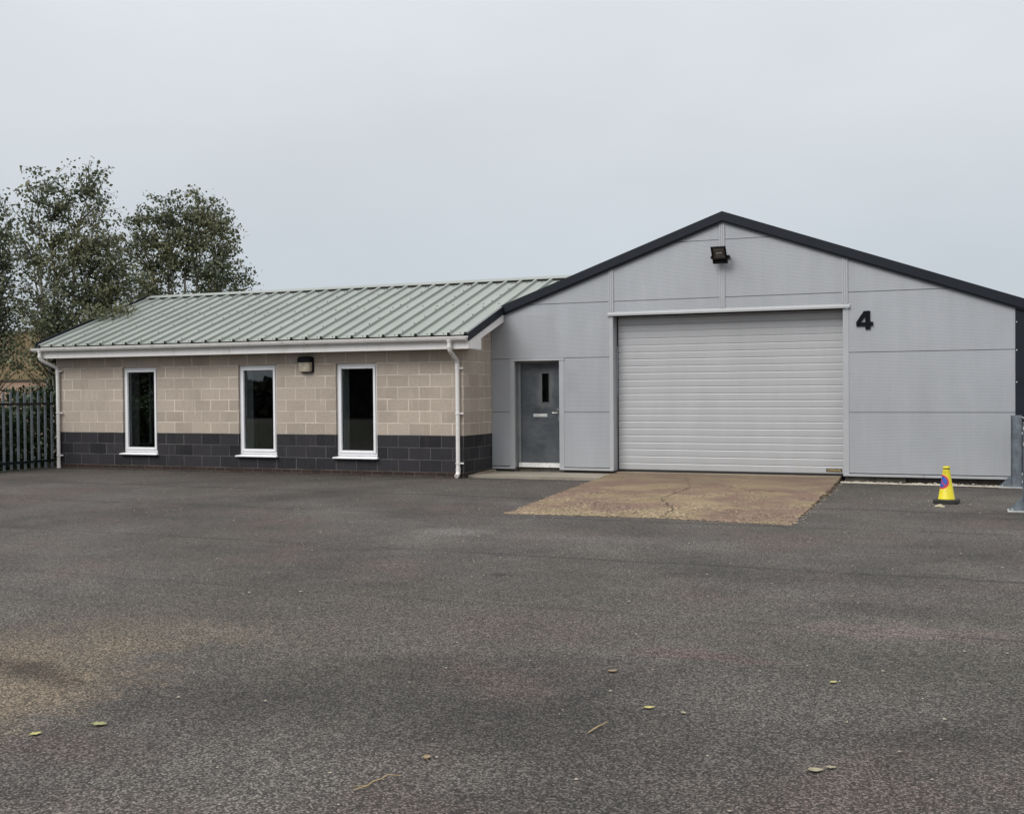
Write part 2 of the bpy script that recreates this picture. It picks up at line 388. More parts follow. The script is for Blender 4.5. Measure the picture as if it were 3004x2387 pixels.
def clad_ribbed(name, c, pitch):
    s = NT(name)
    x, y, z = s.xyz()
    ph = s.math('ABSOLUTE', s.math('SUBTRACT', s.math('FRACT', s.math('DIVIDE', x, pitch)), .5))
    base = s.mix(1.0, c, s.rng(s.noise(.6, 5), .3, .7, .88, 1.1), 'MULTIPLY')
    s.col(base); s.set(.6); s.bump(s.rng(ph, .2, .35), .7, .03)
    return s.mat
M['tan_clad'] = clad_ribbed('tan_cladding', (0.215, 0.155, 0.080), .2)

def leaf_mat(name, c1, c2, c3):
    s = NT(name)
    g = s.n("ShaderNodeNewGeometry")
    rv = g.outputs['Random Per Island']
    c = s.mix(rv, c1, c2)
    c = s.mix(s.rng(s.noise(.9, 3), .45, .65), c, c3)
    c = s.mix(s.rng(rv, .90, .97, 0, .7), c, tuple(v * 1.5 for v in c3))
    s.col(c); s.set(.5, 0, .4)
    tl = s.n("ShaderNodeBsdfTranslucent"); s.l(c, tl.inputs[0])
    mx = s.n("ShaderNodeMixShader"); mx.inputs[0].default_value = .22
    s.l(s.b.outputs[0], mx.inputs[1]); s.l(tl.outputs[0], mx.inputs[2]); s.l(mx.outputs[0], s.o.inputs[0])
    return s.mat
M['birch_leaf'] = leaf_mat('birch_leaves', (0.056, 0.072, 0.042), (0.108, 0.126, 0.074), (0.158, 0.158, 0.080))
M['hedge_leaf'] = leaf_mat('hedge_leaves', (0.020, 0.034, 0.018), (0.045, 0.066, 0.028), (0.060, 0.085, 0.035))
M['far_leaf'] = leaf_mat('far_leaves', (0.020, 0.026, 0.015), (0.034, 0.040, 0.020), (0.040, 0.045, 0.022))

# ------------------------------------------------------------------ mesh helpers
class MB:
    def __init__(s): s.v = []; s.f = []
    def add(s, vs, fs):
        o = len(s.v); s.v += [tuple(v) for v in vs]; s.f += [tuple(i + o for i in f) for f in fs]; return s
    def box(s, x0, x1, y0, y1, z0, z1):
        return s.add([(x0, y0, z0), (x1, y0, z0), (x1, y1, z0), (x0, y1, z0), (x0, y0, z1), (x1, y0, z1), (x1, y1, z1), (x0, y1, z1)],
                     [(0, 3, 2, 1), (4, 5, 6, 7), (0, 1, 5, 4), (1, 2, 6, 5), (2, 3, 7, 6), (3, 0, 4, 7)])
    def hexa(s, b, t):
        return s.add(list(b) + list(t), [(0, 3, 2, 1), (4, 5, 6, 7), (0, 1, 5, 4), (1, 2, 6, 5), (2, 3, 7, 6), (3, 0, 4, 7)])
    def prism_y(s, poly, y0, y1):      # poly of (x,z), counter-clockwise seen from -Y
        n = len(poly)
        s.add([(x, y0, z) for x, z in poly] + [(x, y1, z) for x, z in poly],
              [tuple(range(n)), tuple(range(2 * n - 1, n - 1, -1))] + [(i + n, (i + 1) % n + n, (i + 1) % n, i) for i in range(n)])
        return s
    def prism_x(s, poly, x0, x1):      # poly of (y,z)
        n = len(poly)
        s.add([(x0, y, z) for y, z in poly] + [(x1, y, z) for y, z in poly],
              [tuple(range(n)), tuple(range(2 * n - 1, n - 1, -1))] + [(i + n, (i + 1) % n + n, (i + 1) % n, i) for i in range(n)])
        return s
    def tube(s, pts, rad, n=12, caps=True, ref=(0, 0, 1)):
        pts = [Vector(p) for p in pts]; k = len(pts)
        rads = rad if isinstance(rad, (list, tuple)) else [rad] * k
        base = len(s.v); prev = None
        for i, p in enumerate(pts):
            d = (pts[min(i + 1, k - 1)] - pts[max(i - 1, 0)]).normalized()
            if prev is None:
                a = Vector(ref)
                if abs(d.dot(a)) > .95: a = Vector((1, 0, 0))
                u = d.cross(a).normalized()
            else:
                u = (prev - d * prev.dot(d)).normalized()
            v = d.cross(u); prev = u
            for j in range(n):
                t = 2 * math.pi * j / n
                q = p + (u * math.cos(t) + v * math.sin(t)) * rads[i]; s.v.append(tuple(q))
        for i in range(k - 1):
            for j in range(n):
                a = base + i * n + j; b = base + i * n + (j + 1) % n
                s.f.append((a, b, b + n, a + n))
        if caps:
            s.f.append(tuple(base + j for j in range(n - 1, -1, -1)))
            s.f.append(tuple(base + (k - 1) * n + j for j in range(n)))
        return s
    def lathe(s, prof, c, n=28):
        base = len(s.v)
        for r, z in prof:
            for j in range(n):
                t = 2 * math.pi * j / n; s.v.append((c[0] + r * math.cos(t), c[1] + r * math.sin(t), c[2] + z))
        for i in range(len(prof) - 1):
            for j in range(n):
                a = base + i * n + j; b = base + i * n + (j + 1) % n
                s.f.append((a, b, b + n, a + n))
        s.f.append(tuple(base + j for j in range(n - 1, -1, -1)))
        s.f.append(tuple(base + (len(prof) - 1) * n + j for j in range(n)))
        return s
    def build(s, name, mat, parent=None, smooth=False, bevel=0.0, fix=True):
        me = bpy.data.meshes.new(name); me.from_pydata(s.v, [], s.f)
        if fix:
            bm = bmesh.new(); bm.from_mesh(me); bmesh.ops.recalc_face_normals(bm, faces=bm.faces); bm.to_mesh(me); bm.free()
        me.materials.append(mat)
        if smooth:
            me.polygons.foreach_set('use_smooth', [True] * len(me.polygons))
            try: me.set_sharp_from_angle(angle=math.radians(40))
            except Exception: pass
        o = bpy.data.objects.new(name, me); COL.objects.link(o)
        if parent: adopt(o, parent)
        if bevel:
            b = o.modifiers.new('bevel', 'BEVEL'); b.width = bevel; b.segments = 2; b.limit_method = 'ANGLE'; b.angle_limit = math.radians(40)
        return o

def pieces(name, boxes, mat, parent, bevel=0.0):
    return [MB().box(*b).build(name, mat, parent, bevel=bevel) for b in boxes]

def wloc(o):
    v = Vector(o.location)
    return v + wloc(o.parent) if o.parent and not o.get('_inv') else v
def adopt(o, parent):
    o.parent = parent
    o.matrix_parent_inverse = world_of(parent).inverted()
def world_of(o):
    mm = o.matrix_basis.copy()
    if o.parent: mm = world_of(o.parent) @ o.matrix_parent_inverse @ mm
    return mm
def tag(o, label, cat, group=None, kind=None):
    if label: o['label'] = label
    if cat: o['category'] = cat
    if group: o['group'] = group
    if kind: o['kind'] = kind
    return o
def thing(name, loc, label, cat, group=None):
    o = bpy.data.objects.new(name, None); o.location = loc; o.empty_display_size = .2; COL.objects.link(o)
    return tag(o, label, cat, group)
def structure(o): o['kind'] = 'structure'; return o
def copy_tree(o, delta, parent=None):
    c = o.copy(); COL.objects.link(c)
    if parent is not None:
        c.parent = parent
    if delta is not None: c.location = Vector(o.location) + Vector(delta)
    for ch in list(o.children): copy_tree(ch, None, c)
    return c

# ------------------------------------------------------------------ ground
g = MB()
g.add([(-300, -300, 0), (300, -300, 0), (300, 300, 0), (-300, 300, 0)], [(0, 1, 2, 3)])
structure(g.build('asphalt_yard', M['asphalt']))
vg = MB(); vg.add([(-60, -30, .004), (-9.9, -30, .004), (-9.9, 40, .004), (-60, 40, .004)], [(0, 1, 2, 3)])
structure(vg.build('grass_verge', M['grass']))
so_ = MB(); so_.add([(6.52, .98, .004), (9.6, .78, .004), (9.6, 1.36, .004), (6.52, 1.36, .004)], [(0, 1, 2, 3)])
structure(so_.build('soil_bed', M['soil']))

def jitter_line(a, b, n, amp):
    a = Vector(a); b = Vector(b); d = (b - a); nrm = Vector((-d.y, d.x)).normalized()
    return [a + d * (i / n) + nrm * (random.gauss(0, amp) if 0 < i < n else 0) for i in range(n)]
def slab(name, corners, zf, mat, amp, drop=-.02):
    loop = []
    for i in range(len(corners)):
        a, b = corners[i], corners[(i + 1) % len(corners)]
        n = max(2, int((Vector(b) - Vector(a)).length / .09)); loop += jitter_line(a, b, n, amp[i])
    n = len(loop); mb = MB()
    mb.v = [(p.x, p.y, zf(p.x, p.y)) for p in loop] + [(p.x, p.y, drop) for p in loop]
    mb.f = [tuple(range(n))] + [(i, i + n, (i + 1) % n + n, (i + 1) % n) for i in range(n)]
    return structure(mb.build(name, mat))
PZ = lambda x, y: .056 + .0098 * y
pad = slab('concrete_pad', [(3.06, -5.20), (5.1, -5.06), (6.73, -5.28), (6.50, .80), (6.46, 1.335), (2.50, 1.335), (2.47, .92)], PZ, M['pad'], [.006, .006, .022, .02, 0, .02, .025])
AZ = lambda x, y: .048
slab('door_apron', [(-.02, .17), (2.515, .20), (2.452, .93), (2.452, 1.33), (.02, 1.33), (.012, .5)], AZ, M['apron'], [.008, .008, .0, .0, .0, .0])
# pale strip under the shutter and the little kerb beside the block wall
mb = MB(); mb.box(2.46, 6.46, 1.335, 1.62, -.02, .079); structure(mb.build('door_sill_strip', M['strip'], bevel=.008))
mb = MB(); mb.hexa([(.004, .42, 0), (.10, .42, 0), (.10, 1.25, 0), (.004, 1.25, 0)], [(.004, .42, .062), (.09, .42, .062), (.09, 1.25, .085), (.004, 1.25, .085)])
structure(mb.build('wall_kerb', M['strip'], bevel=.006))
def crack(pts, wd):
    mb = MB(); fine = []
    for a, b in zip(pts[:-1], pts[1:]):
        for q in jitter_line(a, b, max(3, int((Vector(b) - Vector(a)).length / .06)), .018): fine.append(q)
    fine.append(Vector(pts[-1]))
    for i, q in enumerate(fine):
        d = (fine[min(i + 1, len(fine) - 1)] - fine[max(i - 1, 0)]).normalized(); nn = Vector((-d.y, d.x)) * wd * random.uniform(.3, 1.2)
        for sgn in (1, -1):
            p = q + nn * sgn; mb.v.append((p.x, p.y, PZ(p.x, p.y) + .004))
    mb.f = [(2 * i, 2 * i + 1, 2 * i + 3, 2 * i + 2) for i in range(len(fine) - 1)]
    return mb
c0 = crack([(3.84, 1.1), (4.1, .1), (4.48, -1.12)], .004)
c1 = crack([(4.48, -1.12), (4.48, -2.84), (4.70, -3.36), (5.0, -4.12), (5.08, -5.0)], .010)
c2 = crack([(4.48, -1.12), (5.25, -1.24), (6.18, -1.46)], .012)
c1.add(c2.v, c2.f); c1.add(c0.v, c0.f)
o = c1.build('pad_crack', M['crack'], pad)

# ------------------------------------------------------------------ block-built office wing
office = thing('office_building', (-4.8, 0, 0), 'low tan and black blockwork wing with three white windows and a pale green roof', 'building')
OPEN = [(-7.875, -6.975), (-4.95, -4.05), (-2.7, -1.8)]
XL = -9.675
def band(mb, z0, z1, openings, y0=0.0, y1=.30):
    xs = [XL]
    for a, b in openings: xs += [a, b]
    xs.append(0.0)
    for i in range(0, len(xs), 2): mb.box(xs[i], xs[i + 1], y0, y1, z0, z1)
GW = (1.98, 2.88)       # small gable window seen through the first front window
def shell(z0, z1, front_open, gable_open):
    mb = MB(); band(mb, z0, z1, front_open)
    mb.box(-.30, 0, .30, 6.1, z0, z1)
    if gable_open:
        mb.box(XL, XL + .3, .30, GW[0], z0, z1); mb.box(XL, XL + .3, GW[1], 6.1, z0, z1)
    else: mb.box(XL, XL + .3, .30, 6.1, z0, z1)
    mb.box(XL, 0, 6.1, 6.4, z0, z1)
    return mb
mb = shell(.775, 2.125, OPEN, True)
up = shell(2.125, 2.50, [], False); mb.add(up.v, up.f)
mb.prism_x([(0.02, 2.5), (6.38, 2.5), (3.2, 3.63)], XL + .02, XL + .28)
mb.prism_x([(0.02, 2.5), (6.38, 2.5), (3.2, 3.63)], -.28, -.002)
mb.build('block_wall', M['block'], office)
mb = shell(.325, .775, OPEN, True); up = shell(.10, .325, [], False); mb.add(up.v, up.f)
mb.build('plinth', M['plinth'], office)
mb = shell(-.15, .10, [], False)
mb.build('brick_course', M['brick'], office)
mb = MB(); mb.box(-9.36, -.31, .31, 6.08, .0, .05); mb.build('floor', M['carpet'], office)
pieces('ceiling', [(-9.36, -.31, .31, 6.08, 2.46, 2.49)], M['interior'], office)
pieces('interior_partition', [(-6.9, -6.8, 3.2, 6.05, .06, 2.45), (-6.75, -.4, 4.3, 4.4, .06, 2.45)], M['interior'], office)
# plastered inner lining of the front wall openings
for a, b in OPEN:
    pieces('reveal_lining', [(a + .002, a + .012, .14, .48, .385, 2.12), (b - .012, b - .002, .14, .48, .385, 2.12), (a + .012, b - .012, .14, .48, .372, .384)], M['reveal'], office)

def make_window(wd=.9, y=.052):
    """frame in local x from 0..wd, z absolute"""
    z0, z1 = .372, 2.122
    def ring(mb, a, b, c, d, t, ty, y0, y1):
        mb.box(a, a + t, y0, y1, c, d); mb.box(b - t, b, y0, y1, c, d)
        mb.box(a + t, b - t, y0, y1, d - ty, d); mb.box(a + t, b - t, y0, y1, c, c + ty); return mb
    fr = ring(MB(), .004, wd - .004, z0, z1, .055, .055, y, y + .07).build('window', M['upvc'], office, bevel=.005)
    sa = ring(MB(), .050, wd - .050, z0 + .048, z1 - .048, .050, .050, y - .020, y + .045)
    ob = sa.build('sash', M['upvc'], fr, bevel=.007)
    ring(MB(), .0455, wd - .0455, z0 + .0435, z1 - .0435, .008, .008, y - .004, y + .002).build('shadow_gap', M['gap'], fr)  # raised grey ring, its colour stands in for shade between frame and sash
    gk = ring(MB(), .1005, wd - .1005, z0 + .0985, z1 - .0985, .006, .006, y + .026, y + .044).build('gasket', M['gasket'], fr)
    MB().box(.101, wd - .101, y + .034, y + .040, z0 + .099, z1 - .099).build('pane', M['glass'], fr)
    MB().box(.15, wd - .28 + .05, y - .036, y - .019, z1 - .098, z1 - .080).build('trickle_vent', M['upvc'], fr, bevel=.004)
    s_ = MB(); s_.hexa([(-.035, -.075, .322), (wd + .03, -.075, .322), (wd + .03, y + .03, .322), (-.035, y + .03, .322)],
                       [(-.035, -.075, .342), (wd + .03, -.075, .342), (wd + .03, y + .03, .372), (-.035, y + .03, .372)])
    # the sill horns stay in front of the wall
    s_ = MB(); s_.hexa([(-.045, -.072, .318), (wd + .03, -.072, .318), (wd + .03, -.004, .318), (-.045, -.004, .318)],
                       [(-.045, -.072, .340), (wd + .03, -.072, .340), (wd + .03, -.004, .350), (-.045, -.004, .350)])
    s_.hexa([(.004, -.004, .3275), (wd - .004, -.004, .3275), (wd - .004, y + .068, .3275), (.004, y + .068, .3275)],
            [(.004, -.004, .352), (wd - .004, -.004, .352), (wd - .004, y + .068, .3715), (.004, y + .068, .3715)])
    s_.build('sill', M['upvc'], fr, bevel=.004)
    return fr
w0 = make_window()
w0.location = Vector((OPEN[0][0], 0, 0))
for a, b in OPEN[1:]:
    c = w0.copy(); COL.objects.link(c); c.location = Vector((a, 0, 0))
    for ch in list(w0.children):
        k = ch.copy(); COL.objects.link(k); k.parent = c
gwin = MB(); y0, y1 = GW
for a, b, c, d in ((y0 + .004, y0 + .07, .33, 2.12), (y1 - .07, y1 - .004, .33, 2.12), (y0 + .07, y1 - .07, .33, .40), (y0 + .07, y1 - .07, 2.05, 2.12)):
    gwin.box(XL + .06, XL + .13, a, b, c, d)
gw = gwin.build('window', M['upvc'], office, bevel=.004)
MB().box(XL + .09, XL + .096, y0 + .071, y1 - .071, .401, 2.049).build('pane', M['glass'], gw)

# roof: trapezoidal sheets
SL = .360; EY, EZ = -.355, 2.592; RYY = 3.20; RZ = EZ + SL * (RYY - EY)
th = math.atan(SL); NY, NZ = -math.sin(th), math.cos(th)
PITCH = .3335; RIB0 = -1.113
def roof_sheet(x0, x1, pa, pb, sign):
    """sheet between eave point pa and ridge point pb (y,z), ribs standing proud"""
    prof = []; x = x0
    k0 = math.floor((x0 - RIB0) / PITCH); prof.append((x0, 0))
    k = k0
    while True:
        c = RIB0 + k * PITCH
        for dx, h in ((-.034, 0), (-.024, .046), (.024, .046), (.034, 0)):
            if x0 < c + dx < x1: prof.append((c + dx, h))
        k += 1
        if c > x1: break
    prof.append((x1, 0))
    mb = MB(); n = len(prof)
    for (py, pz) in (pa, pb):
        for off in (0, -.006):
            for x, h in prof: mb.v.append((x, py + sign * NY * (h + off), pz + NZ * (h + off)))
    for i in range(n - 1):
        mb.f.append((i, i + 1, 2 * n + i + 1, 2 * n + i)); mb.f.append((n + i, 3 * n + i, 3 * n + i + 1, n + i + 1))
        mb.f.append((i, n + i, n + i + 1, i + 1)); mb.f.append((2 * n + i, 2 * n + i + 1, 3 * n + i + 1, 3 * n + i))
    return mb
XV0, XV1 = -9.86, .275
YC = 1.30; ZC = EZ + SL * (YC - EY)
mb = roof_sheet(XV0, XV1, (EY, EZ), (YC, ZC), 1)
a = roof_sheet(XV0, 2.3, (YC, ZC), (RYY - .02, RZ - .02 * SL), 1); mb.add(a.v, a.f)
b = roof_sheet(XV0, 2.3, (6.75, EZ), (RYY + .02, RZ - .02 * SL), -1); mb.add(b.v, b.f)
roof = mb.build('roof', M['roof'], office)
mb = MB()        # ridge capping
for sgn in (1, -1):
    for (t0, t1) in ((0.0, .17),):
        y0_, z0_ = RYY - sgn * t1, RZ + .046 - SL * t1; 
        mb.hexa([(XV0, y0_, z0_), (2.3, y0_, z0_), (2.3, RYY, RZ + .050), (XV0, RYY, RZ + .050)],
                [(XV0, y0_, z0_ + .008), (2.3, y0_, z0_ + .008), (2.3, RYY, RZ + .058), (XV0, RYY, RZ + .058)])
mb.build('ridge_cap', M['roof'], roof)
mb = MB()        # black caps paint the dark of open rib ends at the eave; fillers at ridge
k = math.ceil((XV0 - RIB0) / PITCH)
while RIB0 + k * PITCH < 2.2:
    c = RIB0 + k * PITCH; k += 1
    if c < XV1 - .05:
        y_, z_ = EY + .004, EZ + .001
        MB().prism_y([(c - .032, z_), (c + .032, z_), (c + .022, z_ + .042), (c - .022, z_ + .042)], y_ - .010, y_ + .03).build('rib_end_shade', M['roof_rib_end'], roof)
    y_ = RYY - .165; z_ = EZ + SL * (y_ - EY)
    MB().box(c + .038, c + PITCH - .038, y_ + .004, y_ + .03, z_ + .006, z_ + .040).build('ridge_filler', M['roof_rib_end'], roof)
mb = MB()        # screw heads
def screw(x, t, h=0.0):
    y = EY + t * (RYY - EY); z = EZ + SL * (y - EY)
    y += NY * h; z += NZ * h
    mb.lathe([(.0135, -.002), (.0135, .006), (.008, .013)], (x, y, z), 7)
k = math.ceil((XV0 - RIB0) / PITCH)
while RIB0 + k * PITCH < 2.1:
    c = RIB0 + k * PITCH
    if c + .1 < XV1: screw(c + .20, .018 + random.uniform(-.003, .003))
    screw(c + .165, .53 + random.uniform(-.006, .006))
    if RIB0 + k * PITCH < 1.2: screw(c + .165, .93)
    if k % 3 == 0:
        for t in (.03, .18, .30, .42, .545, .66, .78, .88):
            if t > .47 or c < XV1 - .05: screw(c + .0, t + random.uniform(-.01, .01), .046)
    k += 1
o = mb.build('fixings', M['screw'], roof); o['kind'] = 'stuff'
# verge trims (dark) both ends + pale upstand on top
def verge(x0, x1, name, yb, up=.040):
    zf = lambda y: EZ + SL * (y - EY)
    m_ = MB(); ya = EY - .02
    m_.hexa([(x0, ya, zf(ya) - .115), (x1, ya, zf(ya) - .115), (x1, yb, zf(yb) - .115), (x0, yb, zf(yb) - .115)],
            [(x0, ya, zf(ya) + up), (x1, ya, zf(ya) + up), (x1, yb, zf(yb) + up), (x0, yb, zf(yb) + up)])
    o = m_.build(name, M['dark_trim'], office, bevel=.004)
    return o
verge(.275, .295, 'verge_trim', 1.235)
verge(-9.88, -9.862, 'verge_trim', RYY, .088)
zf = lambda y: EZ + SL * (y - EY)
mb = MB()
mb.hexa([(.165, EY + .01, zf(EY + .01) + .006), (.274, EY + .01, zf(EY + .01) + .036), (.274, 1.24, zf(1.24) + .036), (.165, 1.24, zf(1.24) + .006)],
        [(.165, EY + .01, zf(EY + .01) + .012), (.274, EY + .01, zf(EY + .01) + .044), (.274, 1.24, zf(1.24) + .044), (.165, 1.24, zf(1.24) + .012)])
mb.build('verge_flashing', M['silver'], office)
mb = MB()
mb.hexa([(-9.861, EY + .01, zf(EY + .01) + .036), (-9.80, EY + .01, zf(EY + .01) + .006), (-9.80, RYY, RZ + .006), (-9.861, RYY, RZ + .036)],
        [(-9.861, EY + .01, zf(EY + .01) + .044), (-9.80, EY + .01, zf(EY + .01) + .012), (-9.80, RYY, RZ + .012), (-9.861, RYY, RZ + .044)])
mb.build('verge_flashing', M['dark_trim'], office)
# fascia, soffit, boxed end, barge boards
mb = MB(); mb.box(-9.78, -4.902, -.335, -.317, 2.338, 2.565); mb.box(-4.898, .268, -.335, -.317, 2.338, 2.565)
mb.build('fascia', M['fascia'], office, bevel=.003)
mb = MB(); mb.box(-9.76, .262, -.316, -.001, 2.344, 2.354); mb.build('soffit', M['fascia'], office)
zb = lambda y: zf(y) - .118
mb = MB()
mb.prism_x([(-.316, 2.336), (.205, 2.336), (.205, zb(.205) - .13), (1.235, zb(1.235) - .155), (1.235, zb(1.235)), (-.316, zb(-.316))], .255, .273)
mb.build('barge_board', M['fascia'], office, bevel=.003)
mb = MB(); mb.prism_x([(.205, 2.34), (.223, 2.34), (.223, zb(.223) - .14), (.205, zb(.205) - .14)], .002, .254)
mb.hexa([(.002, .224, zb(.224) - .148), (.254, .224, zb(.224) - .148), (.254, 1.235, zb(1.235) - .148), (.002, 1.235, zb(1.235) - .148)],
        [(.002, .224, zb(.224) - .138), (.254, .224, zb(.224) - .138), (.254, 1.235, zb(1.235) - .138), (.002, 1.235, zb(1.235) - .138)])
mb.build('verge_soffit', M['fascia'], office)
mb = MB()
mb.prism_x([(-.316, 2.336), (-.02, 2.336), (-.02, zb(-.02) - .10), (3.2, zb(3.2) - .155), (3.2, zb(3.2)), (-.316, zb(-.316))], -9.80, -9.785)
mb.build('barge_board', M['fascia'], office)
# gutter
GY, GZ, GR = -.395, 2.545, .055
mb = MB(); n = 12
prof = [(GY + GR * math.cos(math.pi + math.pi * i / n), GZ + GR * 1.25 * math.sin(math.pi + math.pi * i / n)) for i in range(n + 1)]
inner = [(GY + (GR - .005) * math.cos(math.pi + math.pi * i / n), GZ + (GR * 1.25 - .005) * math.sin(math.pi + math.pi * i / n)) for i in range(n + 1)]
full = prof + inner[::-1]
mb.prism_x(full, -9.93, .245)
mb.prism_x([(GY - .004 + y * 0, z) for y, z in []] or prof, -9.936, -9.930)
mb.prism_x(prof, .245, .252)
lip = [(GY - GR - .006, GZ - .004), (GY - GR + .004, GZ - .004), (GY - GR + .004, GZ + .007), (GY - GR - .006, GZ + .007)]
mb.prism_x(lip, -9.936, .252)
gut = mb.build('gutter', M['pipe'], office, smooth=True)
def bracket_mb(x, wdt=.022, grow=.006):
    m_ = MB(); n = 10
    po = [(GY + (GR + grow) * math.cos(math.pi + math.pi * i / n), GZ + (GR * 1.25 + grow) * math.sin(math.pi + math.pi * i / n)) for i in range(n + 1)]
    pi_ = [(GY + (GR + .0012) * math.cos(math.pi + math.pi * i / n), GZ + (GR * 1.25 + .0012) * math.sin(math.pi + math.pi * i / n)) for i in range(n + 1)]
    m_.prism_x(po + pi_[::-1], x - wdt / 2, x + wdt / 2)
    m_.box(x - wdt / 2, x + wdt / 2, GY - GR - .012, GY - GR - .001, GZ - .01, GZ + .014)
    m_.prism_x([(GY + GR * .2, GZ - GR * 1.27), (GY + GR + .004, GZ - .03), (GY + GR + .004, GZ - GR * 1.45)], x - .004, x + .004)
    return m_
for x in (-9.01, -8.09, -7.21, -6.29, -5.41, -4.51, -3.61, -2.72, -1.815, -.93):
    bracket_mb(x).build('bracket', M['pipe'], gut)
for x in (-6.75, -3.15): bracket_mb(x, .10, .004).build('union', M['pipe'], gut)
# downpipes
def downpipe(px, xo, yb, zl, shoe):
    R_ = .0385
    pts = [(px, yb, .15 if shoe else .01)] + [(px, yb, 2.06)]
    def arc(p0, p1, p2, k=5): return [tuple((1 - t) ** 2 * a + 2 * t * (1 - t) * b + t * t * c for a, b, c in zip(p0, p1, p2)) for t in [i / k for i in range(k + 1)]]
    A = (px, yb, 2.06); B = (px, yb, 2.14); D = (xo, GY, 2.31); C_ = tuple(b + (d - b) * .22 for b, d in zip(B, D)); E_ = tuple(b + (d - b) * .78 for b, d in zip(B, D))
    pts = pts[:1] + arc(A, B, C_) + arc(E_, D, (xo, GY, 2.38)) + [(xo, GY, 2.478)]
    m_ = MB(); m_.tube(pts, R_, 14)
    for z in (2.455, 2.36): m_.tube([(xo, GY, z), (xo, GY, z + .03)], R_ + .006, 14)
    m_.tube([(xo, GY, 2.46), (xo, GY, 2.492)], [R_ + .008, R_ + .016], 14)
    m_.tube([(px, yb, 2.03), (px, yb, 2.065)], R_ + .006, 14)
    if shoe:
        m_.tube([(px, yb, .185), (px, yb, .15)], R_ + .006, 14)
        m_.tube([(px, yb, .16), (px, yb, .10), (px + .0, yb - .02, .07), (px, yb - .075, .045)], R_ + .004, 14)
    else:
        m_.tube([(px, yb, .06), (px, yb, .004)], R_ + .005, 14)
    o = m_.build('downpipe', M['pipe'], office, smooth=True)
    for z in (2.075 if not shoe else 2.0, 1.18, .275):
        k_ = MB(); k_.tube([(px, yb, z - .017), (px, yb, z + .017)], R_ + .008, 14); k_.box(px + R_ - .01, px + R_ + .072, yb + .0, yb + .022, z - .013, z + .013)
        k_.box(px - .03, px + .03, yb + R_ - .01, -.002, z - .012, z + .012)
        k_.build('bracket', M['pipe'], o)
    return o
downpipe(-9.585, -9.735, -.055, .05, False)
downpipe(-.092, -.082, -.055, .05, True)

# ------------------------------------------------------------------ silver-clad unit
unit = thing('industrial_unit', (4.6, 1.25, 0), 'silver clad gabled unit with a wide roller door and a scuffed grey side door', 'building')
CY = 1.25
AX, AZT = 4.482, 4.700            # gable apex, top of barge
GS = .3545                        # gable slope
gt = lambda x: AZT - GS * abs(x - AX)           # top of barge
gw_ = lambda x: gt(x) - .10                       # cladding runs up behind barge
JZ = [.15, 1.176, 2.186, 3.200, 4.212]
VT = [(2.372, 2.457), (4.411, 4.520), (6.505, 6.600)]
X0, X1 = .006, 9.182
def panel(x0, x1, z0, z1, name='wall_panel'):
    g_ = .0045
    poly = [(x0, z0 + g_), (x1, z0 + g_)]
    # right edge top, then the roof slope, then left edge top
    topr = min(z1 - g_, gw_(x1)); topl = min(z1 - g_, gw_(x0))
    if topr <= z0 + g_ and topl <= z0 + g_: 
        if not (x0 < AX < x1): return
    pts = []
    ztop = z1 - g_
    if topr > z0 + g_: pts.append((x1, topr))
    else:
        xr = AX + (AZT - .10 - (z0 + g_)) / GS; poly[1] = (xr, z0 + g_)
    if x0 < AX < x1 and gw_(AX) > 0:
        xr = AX + (AZT - .10 - ztop) / GS; xl = AX - (AZT - .10 - ztop) / GS
        if ztop < AZT - .10:
            if topr < ztop: pts.append((xr, ztop))
            if topl < ztop: pts.append((xl, ztop))
        else: pts.append((AX, AZT - .10))
    elif x0 >= AX:
        xr = AX + (AZT - .10 - ztop) / GS
        if topr < ztop and x0 < xr: pts.append((xr, ztop))
    else:
        xl = AX - (AZT - .10 - ztop) / GS
        if topl < ztop and x1 > xl: pts.append((xl, ztop))
    if topl > z0 + g_: pts.append((x0, topl))
    else:
        xl = AX - (AZT - .10 - (z0 + g_)) / GS; poly[0] = (xl, z0 + g_)
    poly = poly + pts
    mb = MB(); mb.prism_y(poly, CY, CY + .055); mb.build(name, M['clad'], unit)
# left of the door / over the door / right of the door
panel(X0, .384, JZ[0], JZ[1]); panel(X0, .384, JZ[1], JZ[2])
panel(1.479, 2.374, JZ[0], JZ[1]); panel(1.479, 2.374, JZ[1], JZ[2])
panel(X0, 2.374, JZ[2], JZ[3]); panel(X0, 2.40, JZ[3], JZ[4] + .6)
# above the roller door
panel(2.43, 4.44, 2.985, JZ[3]); panel(4.49, 6.53, 2.985, JZ[3])
panel(2.43, 4.44, JZ[3], JZ[4]); panel(4.49, 6.53, JZ[3], JZ[4])
panel(2.43, 4.44, JZ[4], 5.2); panel(4.49, 6.53, JZ[4], 5.2)
# right bay
panel(6.60, X1, JZ[0], JZ[1]); panel(6.60, X1, JZ[1], JZ[2]); panel(6.60, X1, JZ[2], JZ[3]); panel(6.58, X1, JZ[3], 4.4)
# dark backing seen in the joints, with openings for the doors
pieces('backing_sheet', [(.01, .47, CY + .058, CY + .075, .15, 2.9), (1.40, 2.43, CY + .058, CY + .075, .15, 2.9), (.47, 1.40, CY + .058, CY + .075, 2.16, 2.9), (6.54, 9.17, CY + .058, CY + .075, .15, 2.9), (2.45, 6.53, CY + .058, CY + .075, 2.967, 2.988)], M['black'], unit)
mb = MB()
mb.prism_y([(X0 + .01, 2.99), (X1 - .01, 2.99), (X1 - .01, 3.0), (AX, AZT - .12), (X0 + .01, 3.07)], CY + .058, CY + .075)
mb.build('backing_sheet', M['black'], unit)
